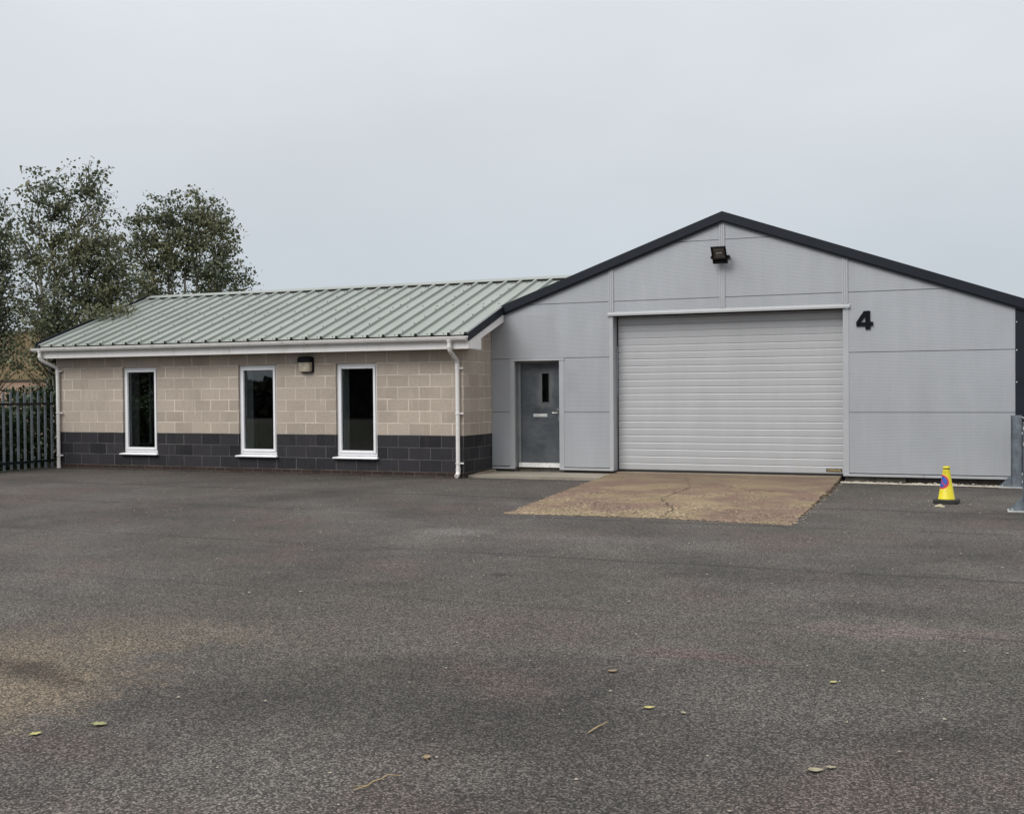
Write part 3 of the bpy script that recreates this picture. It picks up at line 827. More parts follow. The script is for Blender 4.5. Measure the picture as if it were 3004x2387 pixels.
# plinth under the cladding
pieces('plinth_block', [(.02, .46, 1.345, 1.50, -.05, .14), (1.44, 2.43, 1.345, 1.50, -.05, .14), (.46, 1.44, 1.43, 1.55, -.05, .125), (6.54, 7.02, 1.30, 1.45, -.05, .14), (7.028, 7.52, 1.305, 1.45, -.05, .14), (7.53, 9.3, 1.37, 1.5, -.05, .14)], M['concrete'], unit, .006)
# base flashings
pieces('base_flashing', [(a, b, CY - .022, CY + .05, .098, .139) for a, b in ((.008, .478), (1.388, 2.445), (6.518, 7.80), (7.806, 9.16))], M['silver'], unit, .003)
# vertical joint covers with standing ribs
for i, (a, b) in enumerate(VT):
    zt = gw_((a + b) / 2) + .02; wd = b - a; cx_ = (a + b) / 2; wd = .098
    m_ = MB(); m_.box(cx_ - wd / 2, cx_ + wd / 2, CY - .010, CY - .001, 3.002, zt)
    for dx in (-.036, 0, .036): m_.box(cx_ + dx - .010, cx_ + dx + .010, CY - .018, CY - .0102, 3.002, zt)
    m_.build('joint_cover', M['silver'], unit, bevel=.002)
# header flashing over the roller door
mb = MB(); mb.prism_x([(CY - .003, 2.934), (CY - .003, 3.004), (CY - .010, 3.004), (CY - .042, 2.962), (CY - .042, 2.934)], 2.352, 6.632)
mb.build('header_flashing', M['bright_trim'], unit)
# jamb flashings: face strip + reveal return
pieces('jamb_flashing', [(2.374, 2.440, CY - .008, CY + .05, .139, 2.93), (6.522, 6.612, CY - .008, CY + .05, .139, 2.93)], M['silver'], unit, .002)
pieces('jamb_return', [(2.440, 2.446, CY - .006, 1.50, .100, 2.93), (6.516, 6.522, CY - .006, 1.50, .100, 2.93)], M['silver'], unit)
mb = MB(); mb.box(2.447, 6.515, CY + .001, 1.565, 2.936, 2.966); mb.build('door_head', M['black'], unit)
pieces('door_guide', [(2.447, 2.475, 1.505, 1.56, .08, 2.9), (6.487, 6.515, 1.505, 1.56, .08, 2.9)], M['rubber'], unit)
pieces('door_lining', [(2.447, 6.515, 1.57, 1.60, .08, 3.3)], M['rubber'], unit)
# roller / sectional shutter
P0, PT = .242, .1267; SY = 1.475
prof = [(SY, .135)]
z = P0 - PT
k = 0
prof = [(SY + .004, .120), (SY, .128), (SY, P0 - .018), (SY + .009, P0 - .004), (SY + .011, P0 + .002)]
for k in range(0, 21):
    zb_ = P0 + k * PT
    prof += [(SY + .001, zb_ + .005), (SY, zb_ + .009), (SY - .0005, zb_ + .06), (SY, zb_ + PT - .018), (SY + .009, zb_ + PT - .004), (SY + .011, zb_ + PT + .002)]
prof += [(SY, prof[-1][1] + .004), (SY, prof[-1][1] + .02)]
mb = MB(); n = len(prof)
xa, xb = 2.474, 6.500
mb.v = [(xa, y, z) for y, z in prof] + [(xb, y, z) for y, z in prof]
mb.f = [(i, n + i, n + i + 1, i + 1) for i in range(n - 1)]
zt_ = prof[-1][1]
mb.box(xa, xb, SY + .03, SY + .05, .12, zt_)
shut = mb.build('shutter_door', M['shutter'], unit, fix=False)
mb = MB(); mb.box(xa, xb, SY - .004, SY + .04, .078, .119); mb.build('bottom_seal', M['rubber'], shut, bevel=.008)
bad = MB().box(6.205, 6.468, SY - .007, SY - .0015, .150, .202).build('badge', M['black'], shut, bevel=.002)
def text_mesh(txt, size, name, mat, ex=.002):
    cu = bpy.data.curves.new(name, 'FONT'); cu.body = txt; cu.size = size; cu.extrude = ex; cu.align_x = 'CENTER'; cu.align_y = 'CENTER'; cu.offset = size * .012
    ob = bpy.data.objects.new(name, cu); COL.objects.link(ob)
    dg = bpy.context.evaluated_depsgraph_get(); me = bpy.data.meshes.new_from_object(ob.evaluated_get(dg))
    bpy.data.objects.remove(ob); me.materials.clear(); me.materials.append(mat)
    return me
me = text_mesh("H\u00d6RMANN", .046, 'lettering', M['gold'])
me.transform(Matrix.Translation((6.3365, SY - .0085, .1745)) @ Matrix.Rotation(math.pi / 2, 4, 'X'))
lo = bpy.data.objects.new('lettering', me); COL.objects.link(lo); adopt(lo, bad)
# personnel door set back in its opening
pieces('jamb_flashing', [(.384, .480, CY - .008, CY + .05, .139, 2.142), (1.386, 1.479, CY - .008, CY + .05, .139, 2.142)], M['silver'], unit, .002)
pieces('head_flashing', [(.374, 1.490, CY - .016, CY + .05, 2.142, 2.184)], M['silver'], unit, .002)
pieces('door_reveal', [(.470, .480, CY + .051, 1.40, .125, 2.141), (1.386, 1.396, CY + .051, 1.52, .125, 2.141), (.470, 1.396, CY + .051, 1.40, 2.142, 2.152)], M['silver_shade'], unit)
mb = MB(); mb.box(.470, .535, 1.405, 1.50, .125, 2.141); mb.box(1.335, 1.3855, 1.405, 1.50, .125, 2.141); mb.box(.535, 1.335, 1.405, 1.50, 2.10, 2.141)
frm = mb.build('door_frame', M['silver_shade'], unit, bevel=.004)
DY = 1.455
mb = MB(); mb.box(.540, .958, DY, DY + .05, .212, 2.095); mb.box(1.104, 1.330, DY, DY + .05, .212, 2.095)
mb.box(.958, 1.104, DY, DY + .05, .212, 1.357); mb.box(.958, 1.104, DY, DY + .05, 1.908, 2.095)
dr = mb.build('entrance_door', M['door'], unit)
mb = MB()
for a, b, c, d in ((.946, .962, 1.343, 1.922), (1.100, 1.116, 1.343, 1.922), (.962, 1.100, 1.343, 1.360), (.962, 1.100, 1.905, 1.922)): mb.box(a, b, DY - .010, DY - .001, c, d)
mb.build('glazing_bead', M['door'], dr, bevel=.003)
MB().box(.962, 1.100, DY + .012, DY + .018, 1.360, 1.905).build('vision_pane', M['glass'], dr)
mb = MB(); mb.box(.778, 1.066, DY - .008, DY - .001, 1.079, 1.138); lp = mb.build('letter_plate', M['alu'], dr, bevel=.003)
MB().box(.796, 1.048, DY - .014, DY - .0085, 1.090, 1.127).build('letter_flap', M['alu'], lp, bevel=.003)
hx = 1.296
mb = MB(); mb.box(hx - .018, hx + .018, DY - .010, DY - .001, .99, 1.22); hp = mb.build('handle', M['galv'], dr, bevel=.006)
mb = MB(); mb.tube([(hx, DY - .008, 1.158), (hx, DY - .045, 1.158), (hx - .012, DY - .054, 1.158), (hx - .115, DY - .054, 1.160)], .0095, 10); mb.build('lever', M['chrome'], hp, smooth=True)
mb = MB(); mb.tube([(hx - .006, DY - .009, 1.222), (hx - .006, DY - .03, 1.222)], .015, 12); mb.build('lock_cylinder', M['chrome'], hp, smooth=True)
mb = MB(); mb.hexa([(.50, 1.375, .128), (1.386, 1.375, .128), (1.386, 1.452, .128), (.50, 1.452, .128)], [(.50, 1.395, .205), (1.386, 1.395, .205), (1.386, 1.452, .212), (.50, 1.452, .212)])
mb.build('threshold', M['threshold'], unit, bevel=.003)
MB().box(.48, 1.386, 1.56, 1.58, .1, 2.15).build('lobby_wall', M['black'], unit)
# dark corner post on the right
mb = MB(); mb.prism_y([(9.184, .10), (9.62, .10), (9.62, gt(9.62) - .06), (9.184, gt(9.184) - .06)], CY - .014, CY + .24)
ct = mb.build('corner_trim', M['dark_trim'], unit, bevel=.006)
mb = MB()
for z in (.55, 1.12, 1.66, 2.17, 2.62): mb.lathe([(.011, 0), (.011, .005), (.006, .009)], (0, 0, 0), 8); base = len(mb.v) - 24; mb.v[base:] = [(9.202 + x_, CY - .0145 - z_, z + y_) for x_, y_, z_ in mb.v[base:]]
mb.build('fixings', M['alu'], ct)
# barge trims: sloping dark profile on both sides
def barge(xa, xb, name):
    m_ = MB()
    for y0_, y1_, dz0, dz1 in ((CY - .075, CY + .25, -.158, 0.0),):
        m_.hexa([(xa, y0_, gt(xa) + dz0), (xb, y0_, gt(xb) + dz0), (xb, y1_, gt(xb) + dz0), (xa, y1_, gt(xa) + dz0)],
                [(xa, y0_, gt(xa) + dz1), (xb, y0_, gt(xb) + dz1), (xb, y1_, gt(xb) + dz1), (xa, y1_, gt(xa) + dz1)])
    m_.hexa([(xa, CY - .052, gt(xa) - .190), (xb, CY - .052, gt(xb) - .190), (xb, CY - .002, gt(xb) - .190), (xa, CY - .002, gt(xa) - .190)],
            [(xa, CY - .052, gt(xa) - .1585), (xb, CY - .052, gt(xb) - .1585), (xb, CY - .002, gt(xb) - .1585), (xa, CY - .002, gt(xa) - .1585)])
    return m_.build(name, M['dark_trim'], unit)
barge(.215, AX - .001, 'barge_trim'); barge(AX + .001, 9.95, 'barge_trim')
mb = MB()
for xa, xb in ((0.12, AX - .001), (AX + .001, 9.95)):
    mb.hexa([(xa, CY + .251, gt(xa) - .09), (xb, CY + .251, gt(xb) - .09), (xb, 12, gt(xb) - .09), (xa, 12, gt(xa) - .09)],
            [(xa, CY + .251, gt(xa) - .03), (xb, CY + .251, gt(xb) - .03), (xb, 12, gt(xb) - .03), (xa, 12, gt(xa) - .03)])
mb.build('roof', M['roof_dark'], unit)
mb = MB(); mb.box(9.35, 9.55, CY + .31, 11.9, 0, 2.85); mb.box(.05, 9.34, 11.7, 11.9, 0, 2.9); mb.build('rear_wall', M['dark_trim'], unit)

# ------------------------------------------------------------------ things fixed to the walls
num = bpy.data.curves.new('house_number', 'CURVE'); num.dimensions = '2D'; num.fill_mode = 'BOTH'; num.extrude = .009
def spl(pts):
    s_ = num.splines.new('POLY'); s_.points.add(len(pts) - 1); s_.use_cyclic_u = True
    for p, (x, y) in zip(s_.points, pts): p.co = (6.735 + (x - 555) / 835 * .274, 2.876 - (y - 200) / 945 * .31, 0, 1)
spl([(930, 203), (1235, 200), (1240, 768), (1385, 764), (1390, 962), (1250, 966), (1255, 1140), (1008, 1145), (1004, 975), (565, 978), (555, 770)])
spl([(990, 480), (1000, 775), (785, 780)])
ob = bpy.data.objects.new('tmp', num); COL.objects.link(ob)
me = bpy.data.meshes.new_from_object(ob.evaluated_get(bpy.context.evaluated_depsgraph_get())); bpy.data.objects.remove(ob)
me.transform(Matrix.Translation((0, CY - .016, 0)) @ Matrix.Rotation(math.pi / 2, 4, 'X')); me.materials.clear(); me.materials.append(M['number'])
hn = bpy.data.objects.new('house_number', me); COL.objects.link(hn)
tag(hn, 'bold black figure 4 fixed to the silver cladding beside the roller door', 'house number')

fl = thing('flood_light', (4.465, CY, 3.8), 'black floodlight tilted downwards on the cladding near the gable peak', 'floodlight')
T0 = Vector((0, .90, 4.040)); B0 = Vector((0, 1.10, 3.772))      # face top and bottom
ud = (T0 - B0).normalized(); nd = Vector((0, -ud.z, ud.y)); 
if nd.y > 0: nd = -nd
FXC, FWD = 4.468, .262; L_ = (T0 - B0).length
def fpt(u, v, d): p = B0 + ud * v - nd * d; return (FXC + u, p.y, p.z)
hw = FWD / 2
mb = MB()
for a, b, c, d in ((-hw, -hw + .028, 0, L_), (hw - .028, hw, 0, L_), (-hw + .028, hw - .028, L_ - .026, L_), (-hw + .028, hw - .028, 0, .045), (-hw + .028, hw - .028, .085, .10)):
    mb.hexa([fpt(a, c, 0), fpt(b, c, 0), fpt(b, d, 0), fpt(a, d, 0)], [fpt(a, c, .03), fpt(b, c, .03), fpt(b, d, .03), fpt(a, d, .03)])
mb.hexa([fpt(-hw + .005, .005, .031), fpt(hw - .005, .005, .031), fpt(hw - .005, L_ - .005, .031), fpt(-hw + .005, L_ - .005, .031)],
        [fpt(-hw + .05, .05, .12), fpt(hw - .05, .05, .12), fpt(hw - .05, L_ - .08, .12), fpt(-hw + .05, L_ - .08, .12)])
mb.build('housing', M['black'], fl, bevel=.003)
mb = MB(); mb.add([fpt(-hw + .028, .10, .010), fpt(hw - .028, .10, .010), fpt(hw - .028, L_ - .026, .010), fpt(-hw + .028, L_ - .026, .010)], [(0, 1, 2, 3)]); mb.build('glass', M['lamp_glass'], fl)
mb = MB()
rows = [(.105, .028), (.16, .0295), (.22, .029), (L_ - .03, .020)]
mb.add([fpt(s_ * (hw - .032 - (.03 if 0 < i < 3 else 0)), v, d) for i, (v, d) in enumerate(rows) for s_ in (-1, 1)], [(0, 1, 3, 2), (2, 3, 5, 4), (4, 5, 7, 6)])
mb.build('reflector', M['galv'], fl)
mb = MB(); mb.tube([fpt(-.05, .2, .024), fpt(.05, .2, .024)], .009, 10); mb.build('lamp_tube', M['alu'], fl, smooth=True)
mb = MB(); pv = B0 + ud * .10 - nd * .06
for s_ in (-1, 1):
    mb.box(FXC + s_ * (hw + .012) - .004, FXC + s_ * (hw + .012) + .004, pv.y - .03, CY - .022, pv.z - .022, pv.z + .022)
    mb.tube([(FXC + s_ * (hw - .01), pv.y, pv.z), (FXC + s_ * (hw + .032), pv.y, pv.z)], .030, 12)
mb.box(FXC - hw - .016, FXC + hw + .016, CY - .021, CY - .0185, pv.z - .022, pv.z + .022)
mb.build('bracket', M['black'], fl)

bl = thing('bulkhead_light', (-3.34, 0, 1.96), 'grimy square bulkhead wall light with a black half hood under the eaves', 'wall light')
def rrect(cx, cz, w_, h_, r, k=5):
    pts = []
    for sx, sz, a0 in ((1, -1, -90), (1, 1, 0), (-1, 1, 90), (-1, -1, 180)):
        for i in range(k + 1):
            a = math.radians(a0 + 90 * i / k); pts.append((cx + sx * (w_ / 2 - r) + r * math.cos(a), cz + sz * (h_ / 2 - r) + r * math.sin(a)))
    return pts
BX, BZ = -3.335, 2.115
mb = MB(); mb.prism_y(rrect(BX + .012, BZ - .004, .30, .315, .05), -.035, -.001); mb.build('back_plate', M['black'], bl, bevel=.004)
mb = MB()
r0 = rrect(BX, BZ, .275, .295, .05); r1 = rrect(BX, BZ, .268, .288, .05); r2 = rrect(BX, BZ, .235, .255, .045); nn = len(r0)
mb.v = [(x, -.036, z) for x, z in r0] + [(x, -.080, z) for x, z in r1] + [(x, -.108, z) for x, z in r2]
for q in range(2):
    for i in range(nn): mb.f.append((q * nn + i, q * nn + (i + 1) % nn, (q + 1) * nn + (i + 1) % nn, (q + 1) * nn + i))
mb.f.append(tuple(2 * nn + i for i in range(nn)))
mb.build('diffuser', M['lens'], bl, smooth=True)
mb = MB()
hood = [(x, z) for x, z in rrect(BX, BZ, .296, .312, .06) if z > BZ + .045]
hood = [(BX - .148, BZ + .042)] + sorted(hood, key=lambda p: p[0]) + [(BX + .148, BZ + .042)]
mb.prism_y([(x, z) for x, z in hood][::-1], -.121, -.036); mb.build('hood', M['black'], bl, bevel=.01)

# ------------------------------------------------------------------ palisade fence
fence = thing('palisade_fence', (-9.8, -.02, 0), 'grey steel palisade fence with dark rails running out from the corner of the block wing', 'fence')
FX = -9.80
def pale_mb():
    m_ = MB(); 
    sec = [(-.034, .0), (-.020, .013), (-.007, .0), (.007, .0), (.020, .013), (.034, .0)]
    z0, z1, zt = .02, 1.56, 1.655
    n = len(sec)
    for off in (0, -.004):
        for (y, d) in sec: m_.v.append((FX + d + off, y, z0))
        for (y, d) in sec: m_.v.append((FX + d + off, y, z1))
        for (y, d) in sec: m_.v.append((FX + d + off, y * (.15 if abs(y) > .01 else .9) + (.018 if y > .01 else -.018 if y < -.01 else 0) * .6, zt - (.05 if abs(y) < .01 else 0 if abs(abs(y) - .02) < .005 else .03)))
    for s_ in (0, 1):
        o_ = s_ * 3 * n
        for r in (0, 1):
            for i in range(n - 1): m_.f.append((o_ + r * n + i, o_ + r * n + i + 1, o_ + (r + 1) * n + i + 1, o_ + (r + 1) * n + i))
    return m_
pale = pale_mb().build('pale', M['pale'], fence, fix=False)
pale.location = (0, -.022, 0)
for i in range(1, 11):
    c = pale.copy(); COL.objects.link(c); c.location = (random.uniform(-.004, .004), -.022 - i * .1845, random.uniform(-.012, .012))
for z in (.168, 1.382):
    m_ = MB(); m_.box(FX + .016, FX + .022, -2.0, -.004, z - .024, z + .024); m_.box(FX + .022, FX + .058, -2.0, -.004, z + .018, z + .024); m_.build('rail', M['rail'], fence)
for y in (-1.93,):
    m_ = MB(); m_.box(FX + .060, FX + .068, y - .05, y + .05, -.1, 1.6); m_.box(FX + .128, FX + .136, y - .05, y + .05, -.1, 1.6); m_.box(FX + .068, FX + .128, y - .004, y + .004, -.1, 1.6)
    m_.build('post', M['pale'], fence)

# ------------------------------------------------------------------ traffic cone
CX, CYC = 8.277, -1.99
cone = thing('traffic_cone', (CX, CYC, 0), 'small yellow no-waiting cone on a black rubber base in front of the silver wall', 'traffic cone')
rot = math.radians(-6)
def rp_(x, y): return (CX + x * math.cos(rot) - y * math.sin(rot), CYC + x * math.sin(rot) + y * math.cos(rot))
oct_ = []
h_ = .158; c_ = .035
for x, y in ((h_, -h_ + c_), (h_, h_ - c_), (h_ - c_, h_), (-h_ + c_, h_), (-h_, h_ - c_), (-h_, -h_ + c_), (-h_ + c_, -h_), (h_ - c_, -h_)): oct_.append(rp_(x, y))
mb = MB(); n = 8
mb.v = [(x, y, 0.002) for x, y in oct_] + [(x, y, .044) for x, y in oct_] + [(CX + (x - CX) * .95, CYC + (y - CYC) * .95, .056) for x, y in oct_]
mb.f = [tuple(range(7, -1, -1)), tuple(range(16, 24))] + [(q * 8 + i, q * 8 + (i + 1) % 8, q * 8 + 8 + (i + 1) % 8, q * 8 + 8 + i) for q in (0, 1) for i in range(8)]
mb.build('base', M['cone_base'], cone, bevel=.004)
def crad(z): return .1065 + (.0445 - .1065) * (z - .06) / (.455 - .06)
mb = MB(); mb.lathe([(.112, .0565), (.112, .066), (.1065, .072), (crad(.38), .38), (crad(.44), .44), (.046, .446), (.046, .458), (.0415, .464), (.0415, .478), (.047, .482), (.047, .496), (.040, .505), (.028, .507), (.026, .47)], (CX, CYC, 0), 32)
mb.build('body', M['cone'], cone, smooth=True)
mb = MB(); mb.lathe([(.0418, .4635), (.0425, .4665), (.0425, .4755), (.0418, .4785)], (CX, CYC, 0), 32); mb.build('neck_band', M['cone_print'], cone)
vd = math.atan2(CAM.y - CYC, CAM.x - CX); A0 = vd - math.radians(52)
def surf(u, v, off):
    z = .295 + v; r = crad(z) + off; a = A0 + u / crad(.295) 
    return (CX + r * math.cos(a), CYC + r * math.sin(a), z)
def disc(r0, r1, off, k=40, rings=5):
    m_ = MB()
    for q in range(rings + 1):
        r = r0 + (r1 - r0) * q / rings
        for i in range(k): m_.v.append(surf(r * math.cos(2 * math.pi * i / k), r * math.sin(2 * math.pi * i / k), off))
    for q in range(rings):
        for i in range(k): m_.f.append((q * k + i, q * k + (i + 1) % k, (q + 1) * k + (i + 1) % k, (q + 1) * k + i))
    return m_
st = disc(.094, .103, .0016).build('sticker', M['sign_peach'], cone, smooth=True, fix=False)
disc(.074, .094, .0020).build('sign_ring', M['sign_red'], st, smooth=True, fix=False)
disc(.001, .074, .0018).build('sign_disc', M['sign_blue'], st, smooth=True, fix=False)
mb = MB()
for i in range(13):
    t = -.074 + .148 * i / 12
    for s_ in (-1, 1): mb.v.append(surf((t + s_ * .010) * .707, (-t + s_ * .010) * .707, .0024))
mb.f = [(2 * i, 2 * i + 1, 2 * i + 3, 2 * i + 2) for i in range(12)]
mb.build('sign_bar', M['sign_red'], st, smooth=True, fix=False)
mb = MB()
def tri(cx, cz, r_, off): return [surf(cx + r_ * math.sin(a), cz + r_ * math.cos(a), off) for a in (0, 2.094, 4.189)]
o3 = tri(.004, -.175, .044, .0018); i3 = tri(.004, -.175, .026, .0018)
mb.add(o3 + i3, [(0, 1, 4, 3), (1, 2, 5, 4), (2, 0, 3, 5)]); mb.add([surf(.036, .105, .002), surf(.043, .105, .002), surf(.043, .155, .002), surf(.036, .155, .002)], [(0, 1, 2, 3)])
mb.build('warning_print', M['cone_print'], cone, fix=False)

# ------------------------------------------------------------------ galvanised posts on the right edge
def steel_post(x, y, label, stay):
    p = thing('steel_post', (x, y, 0), label, 'post', 'galvanised posts at the right edge of the yard')
    m_ = MB(); m_.box(x - .068, x + .072, y - .004, y + .004, .018, 1.14); m_.box(x - .076, x - .068, y - .035, y + .085, .018, 1.14); m_.box(x + .072, x + .080, y - .035, y + .085, .018, 1.14)
    m_.build('channel', M['galv'], p, bevel=.002)
    m_ = MB(); m_.box(x - .255, x + .26, y - .13, y + .22, .003, .017); bp_ = m_.build('base_plate', M['galv_edge'], p, bevel=.002)
    m_ = MB()
    for dx, dy in ((-.20, -.09), (-.11, .17), (.2, -.09)):
        m_.lathe([(.015, 0), (.015, .012), (.009, .013), (.009, .03)], (x + dx, y + dy, .017), 6)
    m_.build('bolt', M['galv_edge'], bp_)
    for s_, xx in ((-1, x - .077), (1, x + .081)):
        m_ = MB(); m_.prism_y([(xx, .018), (xx + s_ * .165, .018), (xx + s_ * .165, .03), (xx, .20)][::s_], y - .004, y + .004); m_.build('gusset', M['galv'], p)
    if stay:
        m_ = MB(); m_.tube([(x + .07, y - .02, 1.12), (x + .75, y + .1, .70)], .012, 8); m_.build('stay_rod', M['galv_edge'], p, smooth=True)
        for z in (.86, .22, .10): MB().box(x + .081, x + .108, y - .03, y + .01, z - .02, z + .02).build('lug', M['galv_edge'], p, bevel=.003)
    else:
        for z in (1.06, .86): MB().box(x - .076, x - .05, y - .06, y - .036, z - .02, z + .02).build('lug', M['galv_edge'], p, bevel=.003)
    return p
steel_post(9.187, .84, 'grey galvanised channel post on a base plate close against the corner of the silver wall', True)
steel_post(9.294, -2.87, 'galvanised post with a triangular gusset, nearest the camera and cut by the right edge', False)

# ------------------------------------------------------------------ loose stones, leaves, twigs
def pebble(mb, x, y, z, r):
    base = [(1, 0, 0), (-1, 0, 0), (0, 1, 0), (0, -1, 0), (0, 0, 1), (0, 0, -.6)]
    a = random.uniform(0, 6.28); ca, sa = math.cos(a), math.sin(a); sx, sy, sz = r * random.uniform(.6, 1.4), r * random.uniform(.6, 1.2), r * random.uniform(.4, .8)
    vs = []
    for bx, by, bz in base:
        bx *= sx * random.uniform(.8, 1.2); by *= sy * random.uniform(.8, 1.2); vs.append((x + bx * ca - by * sa, y + bx * sa + by * ca, z + bz * sz))
    mb.add(vs, [(0, 2, 4), (2, 1, 4), (1, 3, 4), (3, 0, 4), (2, 0, 5), (1, 2, 5), (3, 1, 5), (0, 3, 5)])
mb = MB()
for i in range(1250):
    x = random.uniform(6.50, 9.05); f = (x - 6.5) / 2.5
    ye = .90 - .14 * f; wdt = .17 * (1 - f) + .05
    if random.random() < .86: y = ye + abs(random.gauss(0, wdt * .55))
    else: y = random.uniform(ye, 1.25)
    if y > 1.3: continue
    pebble(mb, x, y, .010, random.uniform(.010, .026))
tag(mb.build('gravel_strip', M['stone']), 'white gravel strewn along the foot of the silver wall', 'gravel', kind='stuff')
mb = MB()
for i in range(420):
    y = -15.5 + 16 * random.random() ** .8; d = y - CAM.y
    x = CAM.x - .427 * d + random.uniform(-.5, .5) * d * .93
    if (y > .1 and x < 6.4) or (3 < x < 6.8 and y > -5.1) or x < -9.4: continue
    pebble(mb, x, y, .004, random.uniform(.004, .012))
for i in range(32): pebble(mb, CX + random.gauss(0, .5), CYC - .1 + random.gauss(0, .45), .004, random.uniform(.005, .014))
for i in range(150):     # rubble along the broken right and left edges of the pad
    t = random.random()
    if random.random() < .7: x, y = 6.73 - .23 * t, -5.2 + 5.9 * t; x += abs(random.gauss(0, .05))
    else: x, y = 3.06 - .57 * t, -5.03 + 5.9 * t; x -= abs(random.gauss(0, .03))
    pebble(mb, x, y, .006, random.uniform(.005, .015))
tag(mb.build('stone_chips', M['chip']), 'small pale stone chips scattered over the tarmac', 'stone chips', kind='stuff')

def leaf(x, y, size, ang, mat, label, curl=.25, lobes=False):
    m_ = MB(); n = 9; vs = []
    for i in range(n):
        t = i / (n - 1); wv = math.sin(math.pi * min(1, t * 1.02) ** .8) * .32 * (1 + (.35 * math.sin(t * 19) if lobes else 0))
        for s_ in (-1, 0, 1):
            lx = (t - .5) * size; ly = s_ * wv * size; lz = .006 + curl * size * ((abs(s_) * .22) + (t - .5) ** 2 * .5)
            vs.append((x + lx * math.cos(ang) - ly * math.sin(ang), y + lx * math.sin(ang) + ly * math.cos(ang), lz))
    fs = [(3 * i + k, 3 * i + k + 1, 3 * i + k + 4, 3 * i + k + 3) for i in range(n - 1) for k in (0, 1)]
    m_.add(vs, fs)
    m_.tube([(x - .5 * size * math.cos(ang), y - .5 * size * math.sin(ang), .008), (x - .72 * size * math.cos(ang + .2), y - .72 * size * math.sin(ang + .2), .006)], .0012, 5)
    return tag(m_.build('fallen_leaf', mat, fix=False), label, 'leaf', 'fallen leaves on the tarmac')
leaf(7.329, -13.212, .060, .5, M['leaf_yellow'], 'brightest yellow leaf lying alone to the right of the short straw stick')
leaf(7.509, -13.235, .042, 2.2, M['leaf_dry'], 'tiny tan leaf just right of the bright yellow one', lobes=True)
leaf(4.789, -14.687, .062, 1.2, M['leaf_yellow'], 'yellow leaf on the sandy stain near the left edge of the photo', lobes=True)
leaf(4.96, -14.456, .085, .1, M['leaf_green'], 'ragged pale green leaf right of the yellow one on the sandy stain', lobes=True)
leaf(8.113, -12.371, .05, .9, M['leaf_yellow'], 'small dull yellow leaf farther back on the right side of the tarmac')
leaf(8.235, -13.861, .075, .4, M['leaf_dry'], 'greyish dry leaf in the right foreground')
leaf(8.29, -13.80, .05, .2, M['leaf_dry'], 'faint small leaf touching the greyish dry one', lobes=True)
leaf(6.93, -12.57, .07, 1.0, M['leaf_brown'], 'tan brown leaf in the middle of the tarmac, behind the bright yellow one')
leaf(6.649, -14.31, .06, 2.0, M['leaf_brown'], 'brown leaf scrap above the bent straw twig', lobes=True)
mb = MB(); mb.tube([(7.183, -13.72, .006), (7.20, -13.63, .012), (7.215, -13.52, .007)], [.0022, .0032, .0016], 6); mb.tube([(7.20, -13.63, .012), (7.218, -13.60, .02)], .0012, 5)
tag(mb.build('straw_stick', M['straw']), 'short straight straw stick left of the bright yellow leaf', 'stick')
mb = MB(); mb.tube([(6.565, -14.78, .006), (6.60, -14.73, .012), (6.595, -14.68, .012), (6.61, -14.63, .010), (6.612, -14.585, .012), (6.66, -14.56, .006)], [.0016, .0024, .0024, .002, .002, .001], 6)
mb.tube([(6.60, -14.73, .012), (6.53, -14.75, .006)], .001, 5)
tag(mb.build('straw_twig', M['straw']), 'bent forked straw twig in the foreground at bottom centre', 'twig')
mb = MB()
cl = []
n = 10
for i in range(n):
    for j in range(n):
        u, v = i / (n - 1) - .5, j / (n - 1) - .5
        cl.append((8.216 + u * .12 + random.uniform(-.012, .012), -2.571 + v * .07 + random.uniform(-.01, .01), .005 + max(0, .028 * (1 - 3.4 * (u * u + v * v))) * random.uniform(.5, 1.3)))
mb.add(cl, [(i * n + j, (i + 1) * n + j, (i + 1) * n + j + 1, i * n + j + 1) for i in range(n - 1) for j in range(n - 1)])
tag(mb.build('paper_scrap', M['paper'], fix=False), 'crumpled cream scrap lying in front of the yellow cone', 'litter')

# ------------------------------------------------------------------ trees and planting
def leaves_mesh(pts, size, rng, droop=.35):
    n = len(pts)
    d = rng.normal(size=(n, 3)); d[:, 2] -= droop; d /= np.linalg.norm(d, axis=1)[:, None]
    a = rng.normal(size=(n, 3)); s_ = np.cross(d, a); s_ /= np.linalg.norm(s_, axis=1)[:, None]
    nn = np.cross(d, s_)
    L = (size * rng.uniform(.5, 1.5, n))[:, None]; W = L * rng.uniform(.30, .42, (n, 1))
    v = np.empty((n, 4, 3))
    v[:, 0] = pts - d * L * .5; v[:, 2] = pts + d * L * .5
    v[:, 1] = pts - d * L * .08 + s_ * W + nn * L * .10; v[:, 3] = pts - d * L * .08 - s_ * W + nn * L * .10
    idx = np.arange(4 * n).reshape(n, 4)
    return v.reshape(-1, 3), idx
def leaf_object(name, pts, size, mat, rng, parent=None):
    v, f = leaves_mesh(pts, size, rng)
    me = bpy.data.meshes.new(name); n = len(f)
    me.vertices.add(len(v)); me.vertices.foreach_set('co', v.ravel())
    me.loops.add(4 * n); me.loops.foreach_set('vertex_index', f.ravel().astype(np.int32))
    me.polygons.add(n); me.polygons.foreach_set('loop_start', np.arange(0, 4 * n, 4, dtype=np.int32)); me.polygons.foreach_set('loop_total', np.full(n, 4, dtype=np.int32))
    me.update(calc_edges=True); me.validate(); me.materials.append(mat)
    o = bpy.data.objects.new(name, me); COL.objects.link(o)
    if parent: adopt(o, parent)
    return o
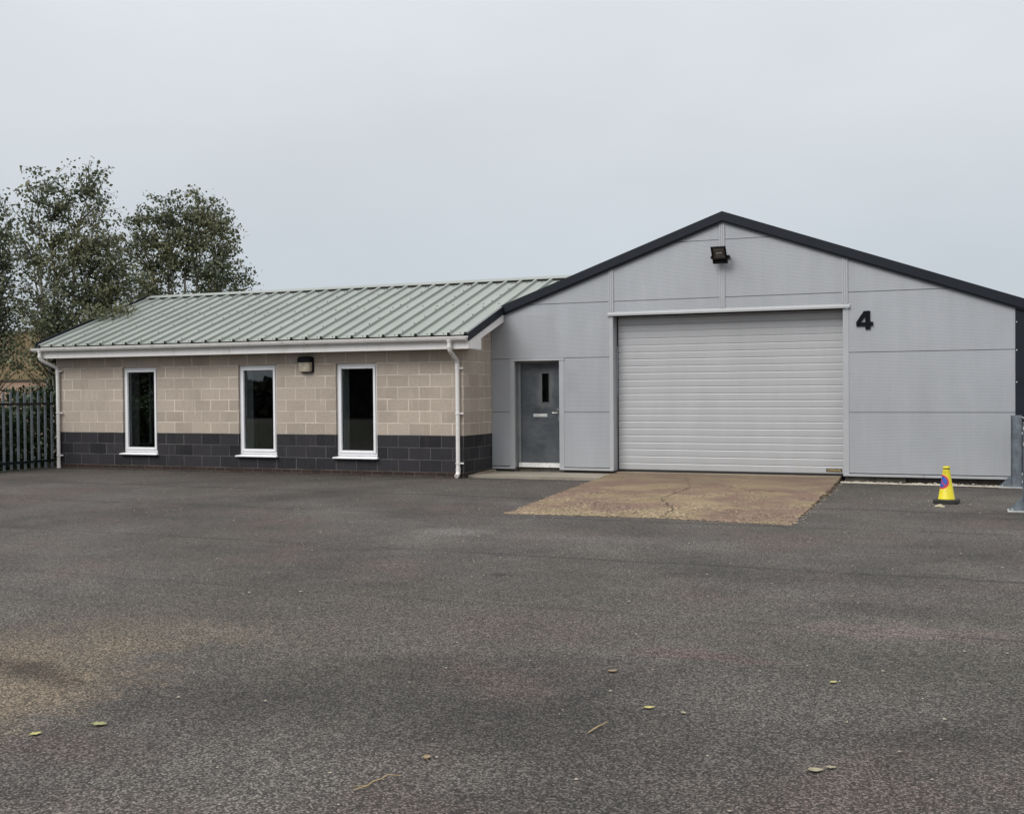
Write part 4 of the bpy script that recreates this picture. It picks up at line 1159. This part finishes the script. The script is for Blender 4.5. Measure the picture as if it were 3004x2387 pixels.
def birch(base, stems, blobs, n_twigs, per, label, lsize=.080, seed=1, lean=.12):
    """stems: list of tips; blobs: (centre, radii, weight) crown lobes"""
    rng = np.random.default_rng(seed)
    t = thing('birch_tree', base, label, 'tree', 'birch trees behind the block wing')
    tb = MB(); nodes = []
    base = np.array(base, float)
    for si, tip in enumerate(stems):
        tip = np.array(tip, float); k = 9; pts = []
        off = np.array([rng.uniform(-.12, .12), rng.uniform(-.12, .12), 0])
        for i in range(k + 1):
            u = i / k; p = base + off * (1 - u) + (tip - base) * np.array([u ** 1.25, u ** 1.25, u]); p[:2] += rng.normal(0, .045, 2) * (u > 0)
            pts.append(p); nodes.append((p, .5 * u))
        H = tip[2] - base[2]; r0 = .012 + .0095 * H
        tb.tube([tuple(p) for p in pts], [r0 * (1 - .93 * i / k) for i in range(k + 1)], 7)
    tb.build('trunk', M['bark'], t, smooth=True)
    node_p = np.array([n_[0] for n_ in nodes])
    wts = np.array([b[2] for b in blobs], float); wts /= wts.sum()
    tw = MB(); lp = []
    for i in range(n_twigs):
        c, r, _ = blobs[rng.choice(len(blobs), p=wts)]
        q = rng.normal(size=3); q /= np.linalg.norm(q); q *= rng.uniform(.12, 1.25) ** .42
        tgt = np.array(c) + q * np.array(r)
        dh = np.linalg.norm(node_p[:, :2] - tgt[:2], axis=1)
        want = tgt[2] - .75 * dh - .15
        cost = np.abs(node_p[:, 2] - want) + .55 * dh
        st_ = node_p[np.argmin(cost)]
        if tgt[2] < st_[2] - .4: pass
        dvec = tgt - st_; ln = np.linalg.norm(dvec)
        mid = st_ + dvec * .5 + np.array([0, 0, .12 * ln]); tip = tgt + np.array([lean, 0, -.08]) * rng.uniform(.2, 1.5)
        cv = [(1 - u) ** 2 * st_ + 2 * u * (1 - u) * mid + u * u * tip for u in (0, .25, .5, .75, 1)]
        tw.tube([tuple(p) for p in cv], [.004 + .006 * min(ln, 2) , .004 + .004 * min(ln, 2), .004 + .002 * min(ln, 2), .004, .002], 4, caps=False)
        nl = int(per * rng.uniform(.5, 1.5)); u = 1.08 - rng.beta(1.0, 1.8, nl) * min(1, 1.0 / max(ln, .6))
        cl = u[:, None]
        base_p = (1 - cl) ** 2 * st_ + 2 * cl * (1 - cl) * mid + cl * cl * tip
        sd = .055 + .06 * rng.random()
        jp = rng.normal(0, 1, (nl, 3)) * np.array([sd * 1.25, sd * 1.25, sd * .8]); jp[:, 2] -= .05
        lp.append(base_p + jp)
    tw.build('branches', M['twig'], t, fix=False)
    leaf_object('crown', np.concatenate(lp), lsize, M['birch_leaf'], rng, t)
    return t
# big birch beside the roof corner
birch((-12.35, 2.7, 0), [(-12.9, 2.6, 7.0), (-11.45, 3.0, 7.25), (-12.3, 2.5, 6.5), (-11.0, 2.6, 5.6), (-13.4, 2.9, 5.6), (-11.7, 2.0, 4.5), (-10.9, 2.9, 4.4)],
      [((-12.75, 2.7, 5.85), (.95, .8, 1.45), 1.4), ((-11.6, 2.9, 6.0), (.82, .8, 1.45), 1.4), ((-12.3, 2.7, 4.4), (1.6, 1.1, 1.4), 2.1), ((-11.1, 2.7, 4.7), (.85, .8, 1.2), 1.3), ((-10.5, 2.9, 4.5), (.6, .7, .95), .8),
       ((-11.2, 2.0, 3.55), (1.15, .9, .75), 1.3), ((-12.5, 2.5, 2.9), (1.3, 1.0, .8), .75), ((-12.0, 2.3, 1.75), (1.3, .8, .5), .35), ((-10.75, 2.05, 3.3), (.55, .6, .35), .35), ((-9.85, 1.75, 3.5), (.55, .45, .24), .45), ((-11.5, 2.2, 2.6), (.8, .7, .7), .5)],
      980, 19, 'tallest birch, twin topped, reaching over the left end of the green roof', seed=3)
birch((-15.1, 3.2, 0), [(-15.2, 3.2, 6.6), (-14.5, 3.3, 6.2), (-15.9, 3.0, 5.6), (-14.8, 3.0, 4.6)],
      [((-15.2, 3.2, 5.3), (.9, .8, 1.5), 1.2), ((-14.4, 3.2, 4.6), (.75, .8, 1.6), 1.2), ((-15.6, 3.1, 3.6), (1.2, 1, 1.2), 1.3), ((-14.5, 3.0, 2.7), (1.1, .9, .7), .25), ((-15.9, 3.0, 4.8), (.7, .8, 1.3), .6)],
      520, 18, 'birch cut off by the left edge of the photo, beyond the fence', seed=7)
birch((-13.48, 8.6, 0), [(-14.08, 8.6, 7.3), (-13.18, 8.7, 7.55), (-12.48, 8.5, 7.3), (-14.78, 8.5, 6.7), (-11.88, 8.6, 6.2), (-13.58, 8.3, 6.6)],
      [((-13.98, 8.6, 6.4), (1.05, .9, 1.25), 1.3), ((-12.98, 8.6, 6.6), (1.0, .9, 1.2), 1.4), ((-12.33, 8.5, 6.1), (.9, .9, 1.35), 1.3), ((-14.88, 8.6, 5.6), (1.1, .9, 1.6), 1.5), ((-13.08, 8.6, 4.9), (1.9, 1.1, 1.1), 1.6), ((-11.68, 8.4, 4.9), (.9, .7, .6), .55)],
      800, 19, 'round headed birch showing above the left half of the green roof ridge', seed=12, lsize=.088)
# shrub hedge behind the palisade
rng = np.random.default_rng(5)
hd = thing('shrub_hedge', (-10.9, -2.5, 0), 'dark leafy shrub hedge pressed up behind the palisade fence', 'hedge')
n = 15000
P_ = np.stack([-10.15 - 1.3 * rng.random(n) ** 1.3, -6.0 + 6.8 * rng.random(n), 1.52 * rng.random(n) ** .85], 1)
P_[:, 2] *= 1 + .16 * np.sin(P_[:, 1] * 2.1) + .10 * np.sin(P_[:, 1] * 5.3 + 1)
leaf_object('foliage', P_, .11, M['hedge_leaf'], rng, hd)
mb = MB()
for i in range(46):
    x, y = -10.3 - random.random() * 1.0, -6 + 6.6 * random.random(); mb.tube([(x, y, 0), (x + random.uniform(-.15, .15), y + random.uniform(-.15, .15), .7), (x + random.uniform(-.3, .3), y + random.uniform(-.3, .3), 1.3)], [.016, .011, .005], 5)
mb.build('stems', M['twig'], hd)

# tan shed in the background
shed = thing('background_shed', (-28, 14, 0), 'tan clad shed on a brick base seen through the birch trees at far left', 'building')
mb = MB(); mb.box(-46, -16.5, 14, 24, 2.12, 3.96); mb.build('cladding', M['tan_clad'], shed)
mb = MB(); mb.box(-46, -16.5, 14.03, 23.97, 0, 2.12); mb.build('brick_base', M['brickwall'], shed)
mb = MB(); mb.prism_y([(-46.2, 3.97), (-16.3, 3.97), (-16.3, 4.06), (-46.2, 4.06)], 13.9, 24.1); mb.build('roof', M['silver'], shed)
mb = MB(); mb.box(-46, -16.5, 13.97, 14.028, 2.08, 2.15); mb.build('drip_rail', M['twig'], shed)

# unseen planting added behind the camera, heights shaped for the office window reflections
rng = np.random.default_rng(9)
n = 22000
X_ = -75 + 110 * rng.random(n)
topf = lambda x: np.where(x > -29, 3.9, np.where(x > -35.5, 2.1, 5.2)) + .3 * np.sin(x * .9) + .2 * np.sin(x * 2.3)
P_ = np.stack([X_, -41 + 1.6 * rng.random(n) ** .6, topf(X_) * rng.random(n) ** .8], 1)
v1, f1 = leaves_mesh(P_, .40, rng)
xs_ = np.arange(-75, 35.01, .5); hs_ = topf(xs_) * .93
core = MB()
for a, b, ha, hb in zip(xs_[:-1], xs_[1:], hs_[:-1], hs_[1:]):
    core.hexa([(a, -41.4, 0), (b, -41.4, 0), (b, -40.7, 0), (a, -40.7, 0)], [(a, -41.4, ha), (b, -41.4, hb), (b, -40.7, hb), (a, -40.7, ha)])
core.add(v1.tolist(), f1.tolist())
fo = core.build('reflection_hedge', M['far_leaf'], fix=False)
tag(fo, 'unseen dark planting added behind the camera for the office window reflections', 'hedge', kind='stuff')
